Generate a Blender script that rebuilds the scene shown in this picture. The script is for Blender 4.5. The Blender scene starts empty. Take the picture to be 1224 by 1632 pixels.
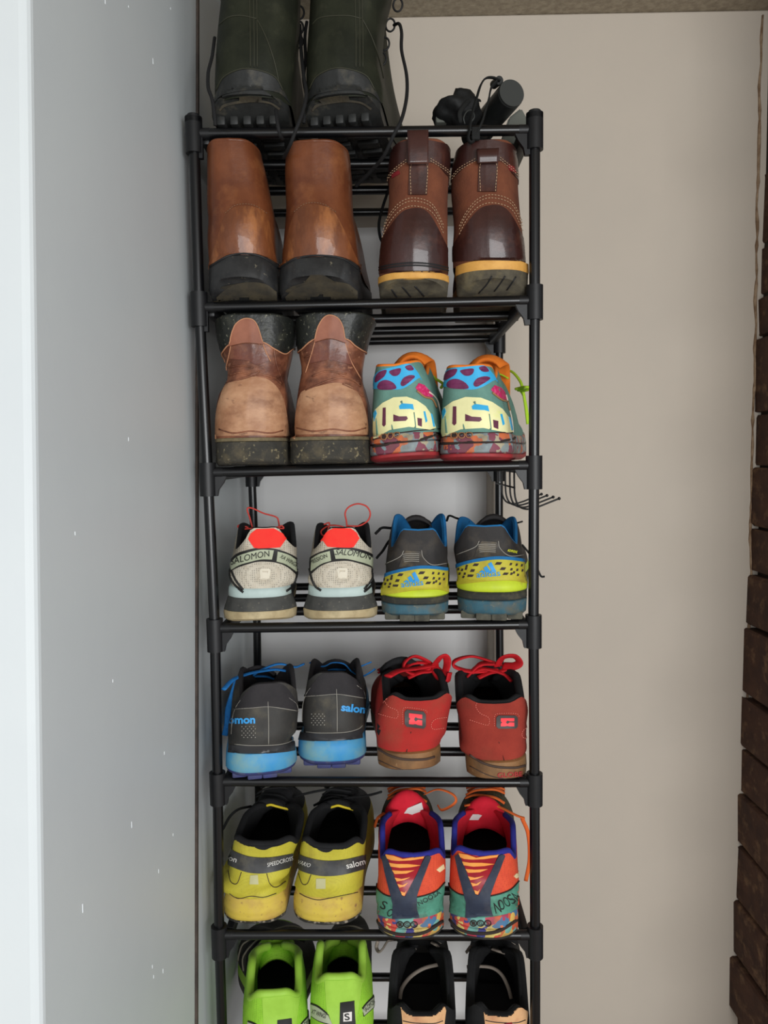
import bpy, bmesh, math, random
import numpy as np
from mathutils import Vector, Matrix
from mathutils.bvhtree import BVHTree

R = math.radians
random.seed(7)
scene = bpy.context.scene
col = scene.collection
ZS = 1.47                                   # height of the third shelf above the floor

# ------------------------------------------------------------------ camera
FPX = 1226.0
CAM = Vector((0.0241, -0.9427, 0.0135 + ZS))
PITCH, YAW, ROLL = -0.0720, -0.0081, -0.0144
def basis():
    cp, sp, cy, sy, cr, sr = math.cos(PITCH), math.sin(PITCH), math.cos(YAW), math.sin(YAW), math.cos(ROLL), math.sin(ROLL)
    f = Vector((sy*cp, cy*cp, sp)); rt = Vector((cy, -sy, 0)); up = rt.cross(f)
    return rt*cr + up*sr, up*cr - rt*sr, f
RT, UP, FW = basis()
cam_data = bpy.data.cameras.new('camera')
cam_data.sensor_fit = 'HORIZONTAL'; cam_data.sensor_width = 36.0; cam_data.lens = FPX/1224*36
cam_data.clip_start = 0.01
cam = bpy.data.objects.new('camera', cam_data); col.objects.link(cam)
m = Matrix((RT, UP, -FW)).transposed().to_4x4(); m.translation = CAM
cam.matrix_world = m
scene.camera = cam

# ------------------------------------------------------------------ light and exposure
world = bpy.data.worlds.new('world'); scene.world = world; world.use_nodes = True
bg = world.node_tree.nodes['Background']
bg.inputs['Color'].default_value = (0.96, 0.98, 1.0, 1); bg.inputs['Strength'].default_value = 0.55
def area(name, loc, target, sx, sy, power, colr):
    d = bpy.data.lights.new(name, 'AREA'); d.shape = 'RECTANGLE'; d.size = sx; d.size_y = sy
    d.energy = power; d.color = colr
    o = bpy.data.objects.new(name, d); col.objects.link(o); o.location = loc
    o.rotation_euler = (Vector(target) - Vector(loc)).to_track_quat('-Z', 'Y').to_euler()
    return o
area('window_light', (0.70, -2.5, 1.45), (0.0, 0.1, 1.38), 1.7, 0.85, 50, (0.97, 0.99, 1.0))
vs = scene.view_settings
vs.view_transform = 'Standard'; vs.look = 'None'; vs.gamma = 1.0; vs.use_curve_mapping = False
vs.exposure = 0.0

def ray(px, py):
    return (FW + RT*((px - 612)/FPX) - UP*((py - 816)/FPX))
def on_y(px, py, Y):                        # point seen at a pixel, on the plane at depth Y
    d = ray(px, py); return CAM + d*((Y - CAM.y)/d.y)
def on_x(px, py, X):
    d = ray(px, py); return CAM + d*((X - CAM.x)/d.x)
def on_z(px, py, Z):
    d = ray(px, py); return CAM + d*((Z - CAM.z)/d.z)

def proj(p):
    d = Vector(p) - CAM; z = d.dot(FW)
    return 612 + FPX*d.dot(RT)/z, 816 - FPX*d.dot(UP)/z, z

# ------------------------------------------------------------------ materials
ALB = 1.25
def lin(c):
    c = c/255.0
    return c/12.92 if c <= 0.04045 else ((c + 0.055)/1.055)**2.4
def rgb(c, k=None):
    k = ALB if k is None else k*0.92
    return tuple(min(0.93, lin(v)*k) for v in c) + (1.0,)
_mats = {}
def mat(name, c, c2=None, scale=40, lo=0.4, hi=0.65, rough=0.6, bump=0.0, bscale=300, btype='noise',
        dirt=None, dscale=25, dlo=0.55, dhi=0.75, k=None, metal=0.0, spec=0.4, stretch=None, coat=0.0, sheen=0.0, holes=0.0, scuff=None):
    """two noise-mixed colours, an optional layer of dirt or scuffs, and fine relief"""
    if name in _mats: return _mats[name]
    mt = bpy.data.materials.new(name); mt.use_nodes = True
    nt = mt.node_tree; N = nt.nodes; Lk = nt.links; b = N['Principled BSDF']
    b.inputs['Roughness'].default_value = rough; b.inputs['Metallic'].default_value = metal
    b.inputs['Specular IOR Level'].default_value = spec
    b.inputs['Coat Weight'].default_value = coat
    b.inputs['Sheen Weight'].default_value = sheen
    tc = N.new('ShaderNodeTexCoord'); vec = tc.outputs['Object']
    if stretch:
        mp = N.new('ShaderNodeMapping'); mp.inputs['Scale'].default_value = stretch
        Lk.new(vec, mp.inputs['Vector']); vec = mp.outputs['Vector']
    last = None
    def layer(base, colr, sc, l, h, seed):
        nz = N.new('ShaderNodeTexNoise'); nz.noise_dimensions = '4D'; nz.inputs['W'].default_value = seed
        nz.inputs['Scale'].default_value = sc; nz.inputs['Detail'].default_value = 6; nz.inputs['Roughness'].default_value = 0.62
        Lk.new(vec, nz.inputs['Vector'])
        mr = N.new('ShaderNodeMapRange'); mr.inputs['From Min'].default_value = l; mr.inputs['From Max'].default_value = h
        mr.clamp = True; Lk.new(nz.outputs['Fac'], mr.inputs['Value'])
        mx = N.new('ShaderNodeMix'); mx.data_type = 'RGBA'
        Lk.new(mr.outputs['Result'], mx.inputs['Factor'])
        if base is None: mx.inputs['A'].default_value = rgb(c, k)
        else: Lk.new(base, mx.inputs['A'])
        mx.inputs['B'].default_value = rgb(colr, k)
        return mx.outputs['Result']
    if c2: last = layer(None, c2, scale, lo, hi, 1.0)
    if dirt: last = layer(last, dirt, dscale, dlo-.09, dhi-.06, 5.0)
    if scuff: last = layer(last, scuff[0], scuff[1], scuff[2], scuff[3], 9.0)
    if holes and last is not None:              # open knit: the gaps in the mesh show a darker ground
        vh = N.new('ShaderNodeTexVoronoi'); vh.inputs['Scale'].default_value = bscale; vh.inputs['Randomness'].default_value = 0.2
        Lk.new(tc.outputs['Object'], vh.inputs['Vector'])
        mh = N.new('ShaderNodeMapRange'); mh.inputs['From Min'].default_value = 0.18; mh.inputs['From Max'].default_value = 0.42
        mh.inputs['To Min'].default_value = holes; mh.inputs['To Max'].default_value = 0.0; mh.clamp = True
        Lk.new(vh.outputs['Distance'], mh.inputs['Value'])
        xh = N.new('ShaderNodeMix'); xh.data_type = 'RGBA'; Lk.new(mh.outputs['Result'], xh.inputs['Factor'])
        Lk.new(last, xh.inputs['A']); xh.inputs['B'].default_value = tuple(v*.35 for v in rgb(c, k)[:3])+(1,); last = xh.outputs['Result']
    if last is None: b.inputs['Base Color'].default_value = rgb(c, k)
    else: Lk.new(last, b.inputs['Base Color'])
    if bump:
        if btype == 'weave':
            bt = N.new('ShaderNodeTexVoronoi'); bt.inputs['Scale'].default_value = bscale; bt.inputs['Randomness'].default_value = 0.15
            out = bt.outputs['Distance']
        elif btype == 'ribs':
            bt = N.new('ShaderNodeTexWave'); bt.inputs['Scale'].default_value = bscale; bt.bands_direction = 'Z'
            out = bt.outputs['Fac']
        else:
            bt = N.new('ShaderNodeTexNoise'); bt.inputs['Scale'].default_value = bscale; bt.inputs['Detail'].default_value = 4
            out = bt.outputs['Fac']
        Lk.new(tc.outputs['Object'], bt.inputs['Vector'])
        bn = N.new('ShaderNodeBump'); bn.inputs['Strength'].default_value = bump; bn.inputs['Distance'].default_value = 0.001
        Lk.new(out, bn.inputs['Height']); Lk.new(bn.outputs['Normal'], b.inputs['Normal'])
    _mats[name] = mt
    return mt
def cells(name, colours, scale=70, rough=0.6, dirt=None, stretch=(1, 1, 1), k=None):
    """printed patches of several colours"""
    if name in _mats: return _mats[name]
    mt = bpy.data.materials.new(name); mt.use_nodes = True
    N = mt.node_tree.nodes; Lk = mt.node_tree.links; b = N['Principled BSDF']; b.inputs['Roughness'].default_value = rough
    tc = N.new('ShaderNodeTexCoord'); mp = N.new('ShaderNodeMapping'); mp.inputs['Scale'].default_value = stretch
    nz = N.new('ShaderNodeTexNoise'); nz.inputs['Scale'].default_value = scale*0.8
    ad = N.new('ShaderNodeMix'); ad.data_type = 'RGBA'; ad.blend_type = 'LINEAR_LIGHT'; ad.inputs['Factor'].default_value = 0.012
    Lk.new(tc.outputs['Object'], mp.inputs['Vector']); Lk.new(mp.outputs['Vector'], ad.inputs['A'])
    Lk.new(tc.outputs['Object'], nz.inputs['Vector']); Lk.new(nz.outputs['Color'], ad.inputs['B'])
    vo = N.new('ShaderNodeTexVoronoi'); vo.inputs['Scale'].default_value = scale
    Lk.new(ad.outputs['Result'], vo.inputs['Vector'])
    sp = N.new('ShaderNodeSeparateColor'); Lk.new(vo.outputs['Color'], sp.inputs['Color'])
    cr = N.new('ShaderNodeValToRGB'); cr.color_ramp.interpolation = 'CONSTANT'
    e = cr.color_ramp.elements
    while len(e) < len(colours): e.new(0.5)
    for i, cc in enumerate(colours):
        e[i].position = i/len(colours); e[i].color = rgb(cc, k)
    Lk.new(sp.outputs['Red'], cr.inputs['Fac'])
    last = cr.outputs['Color']
    if dirt:
        n2 = N.new('ShaderNodeTexNoise'); n2.inputs['Scale'].default_value = 45; n2.inputs['Detail'].default_value = 6
        Lk.new(tc.outputs['Object'], n2.inputs['Vector'])
        mr = N.new('ShaderNodeMapRange'); mr.inputs['From Min'].default_value = 0.42; mr.inputs['From Max'].default_value = 0.8
        Lk.new(n2.outputs['Fac'], mr.inputs['Value'])
        mx = N.new('ShaderNodeMix'); mx.data_type = 'RGBA'; Lk.new(mr.outputs['Result'], mx.inputs['Factor'])
        Lk.new(last, mx.inputs['A']); mx.inputs['B'].default_value = rgb(dirt, k); last = mx.outputs['Result']
    Lk.new(last, b.inputs['Base Color'])
    _mats[name] = mt
    return mt

# ------------------------------------------------------------------ mesh helpers
def obj(name, verts, faces, material, parent=None, smooth=True, sharp=None):
    me = bpy.data.meshes.new(name); me.from_pydata([tuple(v) for v in verts], [], faces)
    me.validate()
    bm = bmesh.new(); bm.from_mesh(me); bmesh.ops.recalc_face_normals(bm, faces=bm.faces); bm.to_mesh(me); bm.free()
    if material: me.materials.append(material)
    if smooth:
        me.shade_smooth()
        if sharp: me.set_sharp_from_angle(angle=R(sharp))
    o = bpy.data.objects.new(name, me); col.objects.link(o)
    if parent: o.parent = parent
    return o
def from_bm(name, bm, material, parent=None, sharp=40):
    me = bpy.data.meshes.new(name); bm.to_mesh(me); bm.free()
    me.materials.append(material); me.shade_smooth()
    if sharp: me.set_sharp_from_angle(angle=R(sharp))
    o = bpy.data.objects.new(name, me); col.objects.link(o)
    if parent: o.parent = parent
    return o
def tag(o, label=None, cat=None, group=None, kind=None):
    if label: o['label'] = label
    if cat: o['category'] = cat
    if group: o['group'] = group
    if kind: o['kind'] = kind
    return o
def empty(name, loc, label, cat, group=None):
    o = bpy.data.objects.new(name, None); col.objects.link(o); o.location = loc; o.empty_display_size = 0.02
    return tag(o, label, cat, group)
def add_box(bm, lo, hi, bev=0.0):
    r = bmesh.ops.create_cube(bm, size=1.0); vs_ = r['verts']
    for v in vs_:
        v.co = Vector([lo[i] + (v.co[i] + 0.5)*(hi[i] - lo[i]) for i in range(3)])
    if bev:
        es = list({e for v in vs_ for e in v.link_edges})
        bmesh.ops.bevel(bm, geom=es, offset=bev, segments=2, profile=0.5, affect='EDGES')
def add_cyl(bm, p0, p1, r, n=16, r2=None, cap=True):
    p0, p1 = Vector(p0), Vector(p1); d = p1 - p0
    q = d.to_track_quat('Z', 'Y').to_matrix().to_4x4(); q.translation = (p0 + p1)/2
    bmesh.ops.create_cone(bm, cap_ends=cap, segments=n, radius1=r, radius2=r if r2 is None else r2, depth=d.length, matrix=q)
def hermite(tab, t):
    """smooth interpolation of rows (t, a, b, ...) at t"""
    n = len(tab)
    if t <= tab[0][0]: return np.array(tab[0][1:], float)
    if t >= tab[-1][0]: return np.array(tab[-1][1:], float)
    i = 0
    while t > tab[i+1][0]: i += 1
    P = [np.array(r[1:], float) for r in tab]; X = [r[0] for r in tab]
    def slope(j):
        if j == 0: return (P[1]-P[0])/(X[1]-X[0])
        if j == n-1: return (P[-1]-P[-2])/(X[-1]-X[-2])
        a = (P[j]-P[j-1])/(X[j]-X[j-1]); b = (P[j+1]-P[j])/(X[j+1]-X[j])
        h0, h1 = X[j]-X[j-1], X[j+1]-X[j]
        s = (a*h1 + b*h0)/(h0+h1)
        return np.where(a*b <= 0, s*0.35, s)
    h = X[i+1]-X[i]; u = (t-X[i])/h
    return ((2*u**3-3*u**2+1)*P[i] + (u**3-2*u**2+u)*h*slope(i) + (-2*u**3+3*u**2)*P[i+1] + (u**3-u**2)*h*slope(i+1))
def spline(pts, per=6, closed=False):
    P = [np.array(p, float) for p in pts]; n = len(P); out = []
    if n < 3 and not closed:
        for k in range(per+1): out.append(P[0] + (P[-1]-P[0])*k/per)
        return out
    rng = range(n if closed else n-1)
    for i in rng:
        if closed: a, b, c, d = P[(i-1) % n], P[i], P[(i+1) % n], P[(i+2) % n]
        else:
            b, c = P[i], P[i+1]; a = P[i-1] if i else 2*b-c; d = P[i+2] if i+2 < n else 2*c-b
        for k in range(per):
            u = k/per
            out.append(0.5*((2*b)+(c-a)*u+(2*a-5*b+4*c-d)*u*u+(3*b-a-3*c+d)*u**3))
    if not closed: out.append(P[-1])
    return out
def tube_mesh(pts, r, n=7, flat=1.0, closed=False, up=None):
    """ring vertices and faces of a tube; flat < 1 squashes it into a ribbon"""
    pts = [Vector(p) for p in pts]; V = []; Fc = []; m_ = len(pts)
    nrm = None
    for i, p in enumerate(pts):
        if closed: t = pts[(i+1) % m_] - pts[i-1]
        else: t = pts[min(i+1, m_-1)] - pts[max(i-1, 0)]
        if t.length < 1e-9: t = Vector((0, 0, 1))
        t.normalize()
        if nrm is None:
            a = Vector(up) if up else (Vector((0, 0, 1)) if abs(t.z) < 0.8 else Vector((0, 1, 0)))
            nrm = a - t*a.dot(t); nrm.normalize()
        else:
            nrm = nrm - t*nrm.dot(t)
            if nrm.length < 1e-6: nrm = t.orthogonal()
            nrm.normalize()
        bn = t.cross(nrm)
        rr = r[i] if hasattr(r, '__len__') else r
        for k in range(n):
            a = 2*math.pi*k/n
            V.append(p + nrm*(math.sin(a)*rr*flat) + bn*(math.cos(a)*rr))
    for i in range(m_ if closed else m_-1):
        j = (i+1) % m_
        for k in range(n):
            Fc.append((i*n+k, i*n+(k+1) % n, j*n+(k+1) % n, j*n+k))
    if not closed:
        Fc.append(tuple(range(n))[::-1]); Fc.append(tuple((m_-1)*n+k for k in range(n)))
    return V, Fc
def merge(lst):
    V = []; Fc = []
    for v, f in lst:
        o = len(V); V += list(v); Fc += [tuple(i+o for i in q) for q in f]
    return V, Fc
def tube(name, pts, r, material, parent=None, per=6, n=7, flat=1.0, closed=False, up=None):
    v, f = tube_mesh(spline(pts, per, closed) if per else pts, r, n, flat, closed, up)
    return obj(name, v, f, material, parent)
def sstep(a, b, x):
    t = min(1, max(0, (x-a)/(b-a))); return t*t*(3-2*t)

# ------------------------------------------------------------------ the rack's frame (needed to seat the shoes)
PIT = 0.1985
LX = [-.2030, -.2030, -.1990, -.1960, -.1985, -.2025, -.2025, -.2025, -.2025, -.2025]
RX = [.2014, .2013, .2005, .1998, .2010, .2018, .2018, .2018, .2018, .2018]
LZ = [.3990, .1960, -.0030, -.1965, -.3925, -.5945]
RZ = [.3965, .1980, .0000, -.1967, -.3980, -.5985]
for i in range(6, 10):
    LZ.append(-.5945 - (i-5)*PIT); RZ.append(-.5985 - (i-5)*PIT)
LZ = [z + ZS for z in LZ]; RZ = [z + ZS for z in RZ]
RAIL = 0.0062
RY = [0.0, 0.10, 0.20, 0.30]
def rail_top(sh, x):
    u = (x - LX[sh])/(RX[sh]-LX[sh]); return LZ[sh] + (RZ[sh]-LZ[sh])*u + RAIL

# ------------------------------------------------------------------ the setting
KW = 1.45
m_wall = mat('beige wall paint', (178, 168, 155), (173, 164, 152), 3, .35, .65, rough=.85, bump=.12, bscale=180, k=KW)
m_left = mat('cool grey wall paint', (186, 191, 192), (182, 187, 189), 5, .4, .7, rough=.5, bump=.10, bscale=160, k=KW)
m_niche = mat('pale grey gloss paint', (190, 189, 188), (186, 185, 184), 3, rough=.45, bump=.1, bscale=60, k=1.8)
m_ceil = mat('textured ceiling', (150, 140, 122), (132, 122, 106), 90, .4, .6, rough=.95, bump=1.0, bscale=120, k=KW)
m_floor = mat('wood floor', (120, 96, 72), (98, 76, 56), 12, rough=.5, stretch=(1, 12, 1))
m_fleck = mat('bare flecks', (206, 211, 213), rough=.7, k=KW)
m_gap = mat('dark joint', (70, 62, 58), (96, 84, 76), 30, rough=.9, k=1)

YB = 0.330                                              # face of the back wall
YN = 0.410                                              # back of the niche behind the rack
XL = -0.2235                                            # left wall
ctop = on_y(650, 17, YB); cr = on_y(1215, 24, YB); br = on_y(1181, 1600, YB); zc = (ctop.z+cr.z)/2
XR = (cr.x+br.x)/2
nx = on_y(785, 800, YB).x; nz = on_y(650, 338, YB).z
def quadwall(name, pts, material, kind='structure'):
    """a slab with a front given by four corners and 5 cm of thickness behind it"""
    pts = [Vector(p) for p in pts]; n = (pts[1]-pts[0]).cross(pts[3]-pts[0]).normalized()*0.05
    o = obj(name, pts + [p - n for p in pts], [(0, 1, 2, 3), (7, 6, 5, 4), (0, 4, 5, 1), (1, 5, 6, 2), (2, 6, 7, 3), (3, 7, 4, 0)], material, smooth=False)
    return tag(o, kind=kind)
# back wall with the low niche (one mesh: right part, part above, reveal and niche back)
z0w = 0.0
V = [(nx, YB, z0w), (XR+.06, YB, z0w), (XR+.06, YB, zc), (XL-.05, YB, zc), (XL-.05, YB, nz), (nx, YB, nz)]
wb_ = obj('wall_back', V + [(x, y+.3, z) for x, y, z in V],
          [(0, 1, 2, 5), (5, 2, 3, 4), (6, 7, 1, 0), (7, 8, 2, 1), (8, 9, 3, 2), (9, 10, 4, 3), (10, 11, 5, 4), (11, 6, 0, 5), (11, 8, 7, 6), (10, 9, 8, 11)], m_wall, smooth=False)
bv = wb_.modifiers.new('bevel', 'BEVEL'); bv.width = .004; bv.segments = 3; bv.limit_method = 'ANGLE'
tag(wb_, kind='structure')
quadwall('wall_niche', [(XL-.05, YN, 0), (nx+.05, YN, 0), (nx+.05, YN, nz+.05), (XL-.05, YN, nz+.05)], m_niche)
quadwall('ceiling', [(-1.6, YB+.35, zc), (XR+.6, YB+.35, zc), (XR+.6, -1.3, zc), (-1.6, -1.3, zc)], m_ceil)
quadwall('floor', [(-1.6, -3.2, 0), (XR+.6, -3.2, 0), (XR+.6, YB+.35, 0), (-1.6, YB+.35, 0)], m_floor)
# left wall: recessed strip beside the rack and the proud painted pier nearer the camera
jt, jb = on_x(315, 0, XL+.004), on_x(313, 1632, XL+.004)
yj = (jt.y+jb.y)/2
quadwall('wall_left', [(XL, -.1, 0), (XL, YN+.05, 0), (XL, YN+.05, zc), (XL, -.1, zc)], m_left)
e0, e1 = on_x(45, 0, XL+.004), on_x(65, 1600, XL+.004)
bm = bmesh.new()
def yedge(z): return e0.y + (e1.y-e0.y)*(z-e0.z)/(e1.z-e0.z)
zz = [0, e1.z-.3, e0.z+.2, zc]
yf = [yedge(z) for z in zz]
X0 = XL+.004
VV = []; FF = []
for z, y in zip(zz, yf):
    ye = jb.y + (jt.y-jb.y)*(z-jb.z)/(jt.z-jb.z)
    VV += [(X0, ye-.002, z), (X0, y, z), (X0-.9, y-.03, z), (X0-.9, ye-.002, z)]
for i in range(3):
    for k in range(4):
        FF.append((i*4+k, i*4+(k+1) % 4, i*4+4+(k+1) % 4, i*4+4+k))
FF += [(0, 1, 2, 3), (15, 14, 13, 12)]
pier = obj('wall_left_pier', VV, FF, m_left, smooth=False)
bv = pier.modifiers.new('bevel', 'BEVEL'); bv.width = .007; bv.segments = 4; bv.limit_method = 'ANGLE'; bv.angle_limit = R(40)
tag(pier, kind='structure')
jr = []
for z in (0.0, zc):
    y = jb.y + (jt.y-jb.y)*(z-jb.z)/(jt.z-jb.z)
    jr += [(XL-.001, y-.003, z), (XL+.0052, y-.003, z), (XL+.0052, y+.005, z), (XL-.001, y+.005, z)]
tag(obj('trim_1', jr, [(0, 1, 2, 3), (7, 6, 5, 4), (0, 4, 5, 1), (1, 5, 6, 2), (2, 6, 7, 3), (3, 7, 4, 0)], m_gap, smooth=False), kind='structure')
# chipped flecks in the pier's paint
for i, (px, py, h) in enumerate([(168, 3, 7), (272, 14, 4), (205, 11, 3), (244, 98, 10), (210, 1314, 10), (276, 1330, 5), (253, 1388, 7), (132, 1447, 12), (243, 1540, 6),
                                 (260, 1547, 8), (245, 1556, 6), (262, 1200, 6), (120, 850, 5), (205, 700, 6), (180, 1085, 5)]):
    p = on_x(px, py, X0); bm = bmesh.new(); hh = h*.0003
    add_box(bm, (X0-.0006, p.y-.0010, p.z-hh), (X0+.0003, p.y+.0010, p.z+hh), .0002)
    from_bm('paint_fleck', bm, m_fleck, pier)
# right: dark old brick return, each brick its own piece
m_brick = mat('dark brown brick', (74, 48, 34), (52, 32, 24), 28, .35, .65, rough=.85, bump=.9, bscale=90, dirt=(120, 92, 66), dscale=40, dlo=.62, dhi=.8, k=1.3)
m_mort = mat('dark brown mortar', (58, 46, 38), (44, 34, 28), 60, rough=.95, bump=.8, bscale=200, k=1.3)  # mortar mixed from two dark brown tones
m_edge = mat('flaking plaster edge', (150, 128, 104), (112, 88, 66), 60, .4, .6, rough=.9, bump=.6, bscale=200, k=1.3)
wr = quadwall('wall_right', [(XR+.012, YB+.05, 0), (XR+.012, .0, 0), (XR+.012, .0, zc), (XR+.012, YB+.05, zc)], m_mort)
rows_px = [26, 128, 256, 378, 462, 531, 657, 745, 845, 920, 1008, 1123, 1210, 1283, 1370, 1460, 1550, 1640]
rows_z = [on_y(1195, y, YB-.05).z for y in rows_px]
h = .085
while rows_z[-1] > .02: rows_z.append(max(.0, rows_z[-1]-h))
rows_z[0] = zc
rnd = random.Random(3)
for i in range(len(rows_z)-1):
    zt, zb = rows_z[i]-.003, rows_z[i+1]+.003
    if zt-zb < .02: continue
    y = YB+.004; first = .12 if i % 2 else .22
    xs = on_y(1215 + (1181-1215)*(i+.5)/17, 800, YB-.0).x if i < 17 else XR-.004
    while y > .02:
        ln = first; first = .22
        dx = rnd.uniform(-.003, .003); bm = bmesh.new()
        add_box(bm, (xs+dx-.002, y-ln+.004, zb), (XR+.04, y, zt), .004)
        for v in bm.verts: v.co += Vector((rnd.uniform(-.0015, .0015), 0, rnd.uniform(-.002, .002)))
        from_bm('brick', bm, m_brick, wr, sharp=30)
        y -= ln
pts = []
for i in range(44):
    py = 24+i*38; t = i/43
    q = on_y(1215 + (1181-1215)*t + rnd.uniform(-2, 2) - 1, py, YB-.001); pts.append(q)
tag(tube('trim_2', pts, [rnd.uniform(.0012, .0032) for _ in range((len(pts)-1)*3+1)], m_edge, None, 3, 7), kind='structure')

# ------------------------------------------------------------------ the shoe rack
m_tube = mat('black enamelled steel', (13, 13, 15), rough=.30, k=1.0, spec=.5)
m_plast = mat('black plastic', (23, 23, 25), (19, 19, 21), 60, rough=.45, k=1.0, bump=.05, bscale=400)
rack = empty('shoe_rack', (0, 0.15, 0), 'tall narrow black metal shoe rack with tube shelves full of shoes', 'shoe rack')
rack_off = rack.location.copy()
def rpart(o): o.parent = rack; o.matrix_parent_inverse = Matrix.Translation(-rack_off); return o
def coupling_mesh(up):
    me = []
    for sgn in (1, -1):                                 # +1: the rail leaves to the right (left post)
        bm = bmesh.new()
        add_cyl(bm, (0, 0, -.029+up), (0, 0, .012+up), .0102, 20)
        add_cyl(bm, (0, 0, 0), (sgn*.019, 0, 0), .0064, 16)
        if up and sgn > 0: gs_ = .02
        else: gs_ = 1.0
        v = [bm.verts.new((p[0]*1.0 if abs(p[0]) < .0103 else sgn*(.0103 + (abs(p[0])-.0103)*gs_), p[1], p[2])) for p in [(sgn*.006, -.0035, -.004), (sgn*.024, -.0035, -.004), (sgn*.0195, -.0035, -.013), (sgn*.0135, -.0035, -.021), (sgn*.0118, -.0035, -.029), (sgn*.006, -.0035, -.029)]]
        w = [bm.verts.new(q.co+Vector((0, .007, 0))) for q in v]
        bm.faces.new(v); bm.faces.new(w[::-1])
        for i in range(6): bm.faces.new((v[i], w[i], w[(i+1) % 6], v[(i+1) % 6]))
        bmesh.ops.recalc_face_normals(bm, faces=bm.faces)
        d = bpy.data.meshes.new('coupling'); bm.to_mesh(d); bm.free(); d.materials.append(m_plast); d.shade_smooth(); d.set_sharp_from_angle(angle=R(40)); me.append(d)
    return me
cm = [coupling_mesh(.006), coupling_mesh(0.0)]
nodes = {}
for i in range(10):
    for side, X, Z in ((0, LX[i], LZ[i]), (1, RX[i], RZ[i])):
        for y in (0.0, 0.30):
            nodes[(i, side, y)] = Vector((X, y, Z))
for (i, side, y), p in nodes.items():
    o = bpy.data.objects.new('coupling', cm[0 if i < 2 else 1][side]); col.objects.link(o); rpart(o); o.location = p
    if y > .1: o.scale = (1, -1, 1)
for side in (0, 1):
    for y in (0.0, 0.30):
        for i in range(10):
            a = nodes[(i, side, y)]
            b = nodes[(i+1, side, y)] if i < 9 else Vector((a.x, a.y, .0))
            bm = bmesh.new(); add_cyl(bm, a - (a-b).normalized()*.01, b, .0065, 18)
            rpart(from_bm('post', bm, m_tube))
        cap = nodes[(0, side, y)]; bm = bmesh.new(); add_cyl(bm, cap+Vector((0, 0, .012)), cap+Vector((0, 0, .022)), .0102, 20)
        bmesh.ops.bevel(bm, geom=[e for e in bm.edges if abs(e.verts[0].co.z-cap.z-.022) < 1e-4 and abs(e.verts[1].co.z-cap.z-.022) < 1e-4], offset=.003, segments=3, affect='EDGES')
        rpart(from_bm('end_cap', bm, m_plast))
for i in range(10):
    for y in RY:
        a = Vector((LX[i]+.012, y, LZ[i])); b = Vector((RX[i]-.012, y, RZ[i])); bm = bmesh.new(); add_cyl(bm, a, b, RAIL, 16)
        rpart(from_bm('rail', bm, m_tube))
    for side in (0, 1):
        p = nodes[(i, side, 0.0)]; sg = 1 if side == 0 else -1; bm = bmesh.new()
        add_box(bm, (min(p.x+sg*.007, p.x+sg*.017), .006, p.z-.010), (max(p.x+sg*.007, p.x+sg*.017), .294, p.z+.0055), .002)
        rpart(from_bm('side_bar', bm, m_plast))

# ------------------------------------------------------------------ shoe builder
NH, NV = 44, 18
def outline(wh, hy, L, ww, wb, y0=0.0, bend=0.0, toe=1.0):
    """half outline of a sole from the back of the heel to the tip of the toe, by arc length"""
    pts = [(0, 0)]
    for th in (22, 45, 68, 90):
        a = R(th); pts.append((wh*math.sin(a)**0.82, hy*(1-math.cos(a))))
    pts += [(ww, 0.44*L), (wb, 0.70*L), (0.86*wb, 0.85*L), (0.60*wb, 0.945*L), (0.30*wb*toe, 0.985*L), (0, L)]
    sp = spline(pts, 14)
    d = [0.0]
    for i in range(1, len(sp)): d.append(d[-1] + float(np.linalg.norm(sp[i]-sp[i-1])))
    out = []
    for k in range(NH+1):
        s = (k/NH)**1.25
        t = s*d[-1]; i = min(max(1, int(np.searchsorted(d, t))), len(d)-1)
        u = (t-d[i-1])/(d[i]-d[i-1]) if d[i] > d[i-1] else 0
        p = sp[i-1] + (sp[i]-sp[i-1])*u
        out.append((s, max(0.0, p[0]), p[1] + y0))
    return out
def loop_idx():
    """heel centre -> right side -> toe -> left side; each entry (sample, sign)"""
    return [(k, 1) for k in range(NH+1)] + [(k, -1) for k in range(NH-1, 0, -1)]
LOOP = loop_idx(); NL = len(LOOP)
def ring_normals(ol):
    n = []
    for k in range(NH+1):
        a = ol[max(0, k-1)]; b = ol[min(NH, k+1)]
        tx, ty = b[1]-a[1], b[2]-a[2]
        if k == 0: tx, ty = 1, 0
        if k == NH: tx, ty = -1, 0
        l = math.hypot(tx, ty) or 1
        n.append((ty/l, -tx/l))
    return n
def loft(rows, cap0=False, cap1=False):
    V = [v for r in rows for v in r]; Fc = []
    for j in range(len(rows)-1):
        for i in range(NL):
            Fc.append((j*NL+i, j*NL+(i+1) % NL, (j+1)*NL+(i+1) % NL, (j+1)*NL+i))
    def cap(o):
        for k in range(NH):
            a, b = o+k, o+k+1; c, d = o+(NL-k-1 if k+1 < NH else NH), o+((NL-k) % NL)
            q = []
            for v in (a, b, c, d):
                if v not in q: q.append(v)
            if len(q) >= 3: Fc.append(tuple(q))
    if cap0: cap(0)
    if cap1: cap((len(rows)-1)*NL)
    return V, Fc

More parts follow.
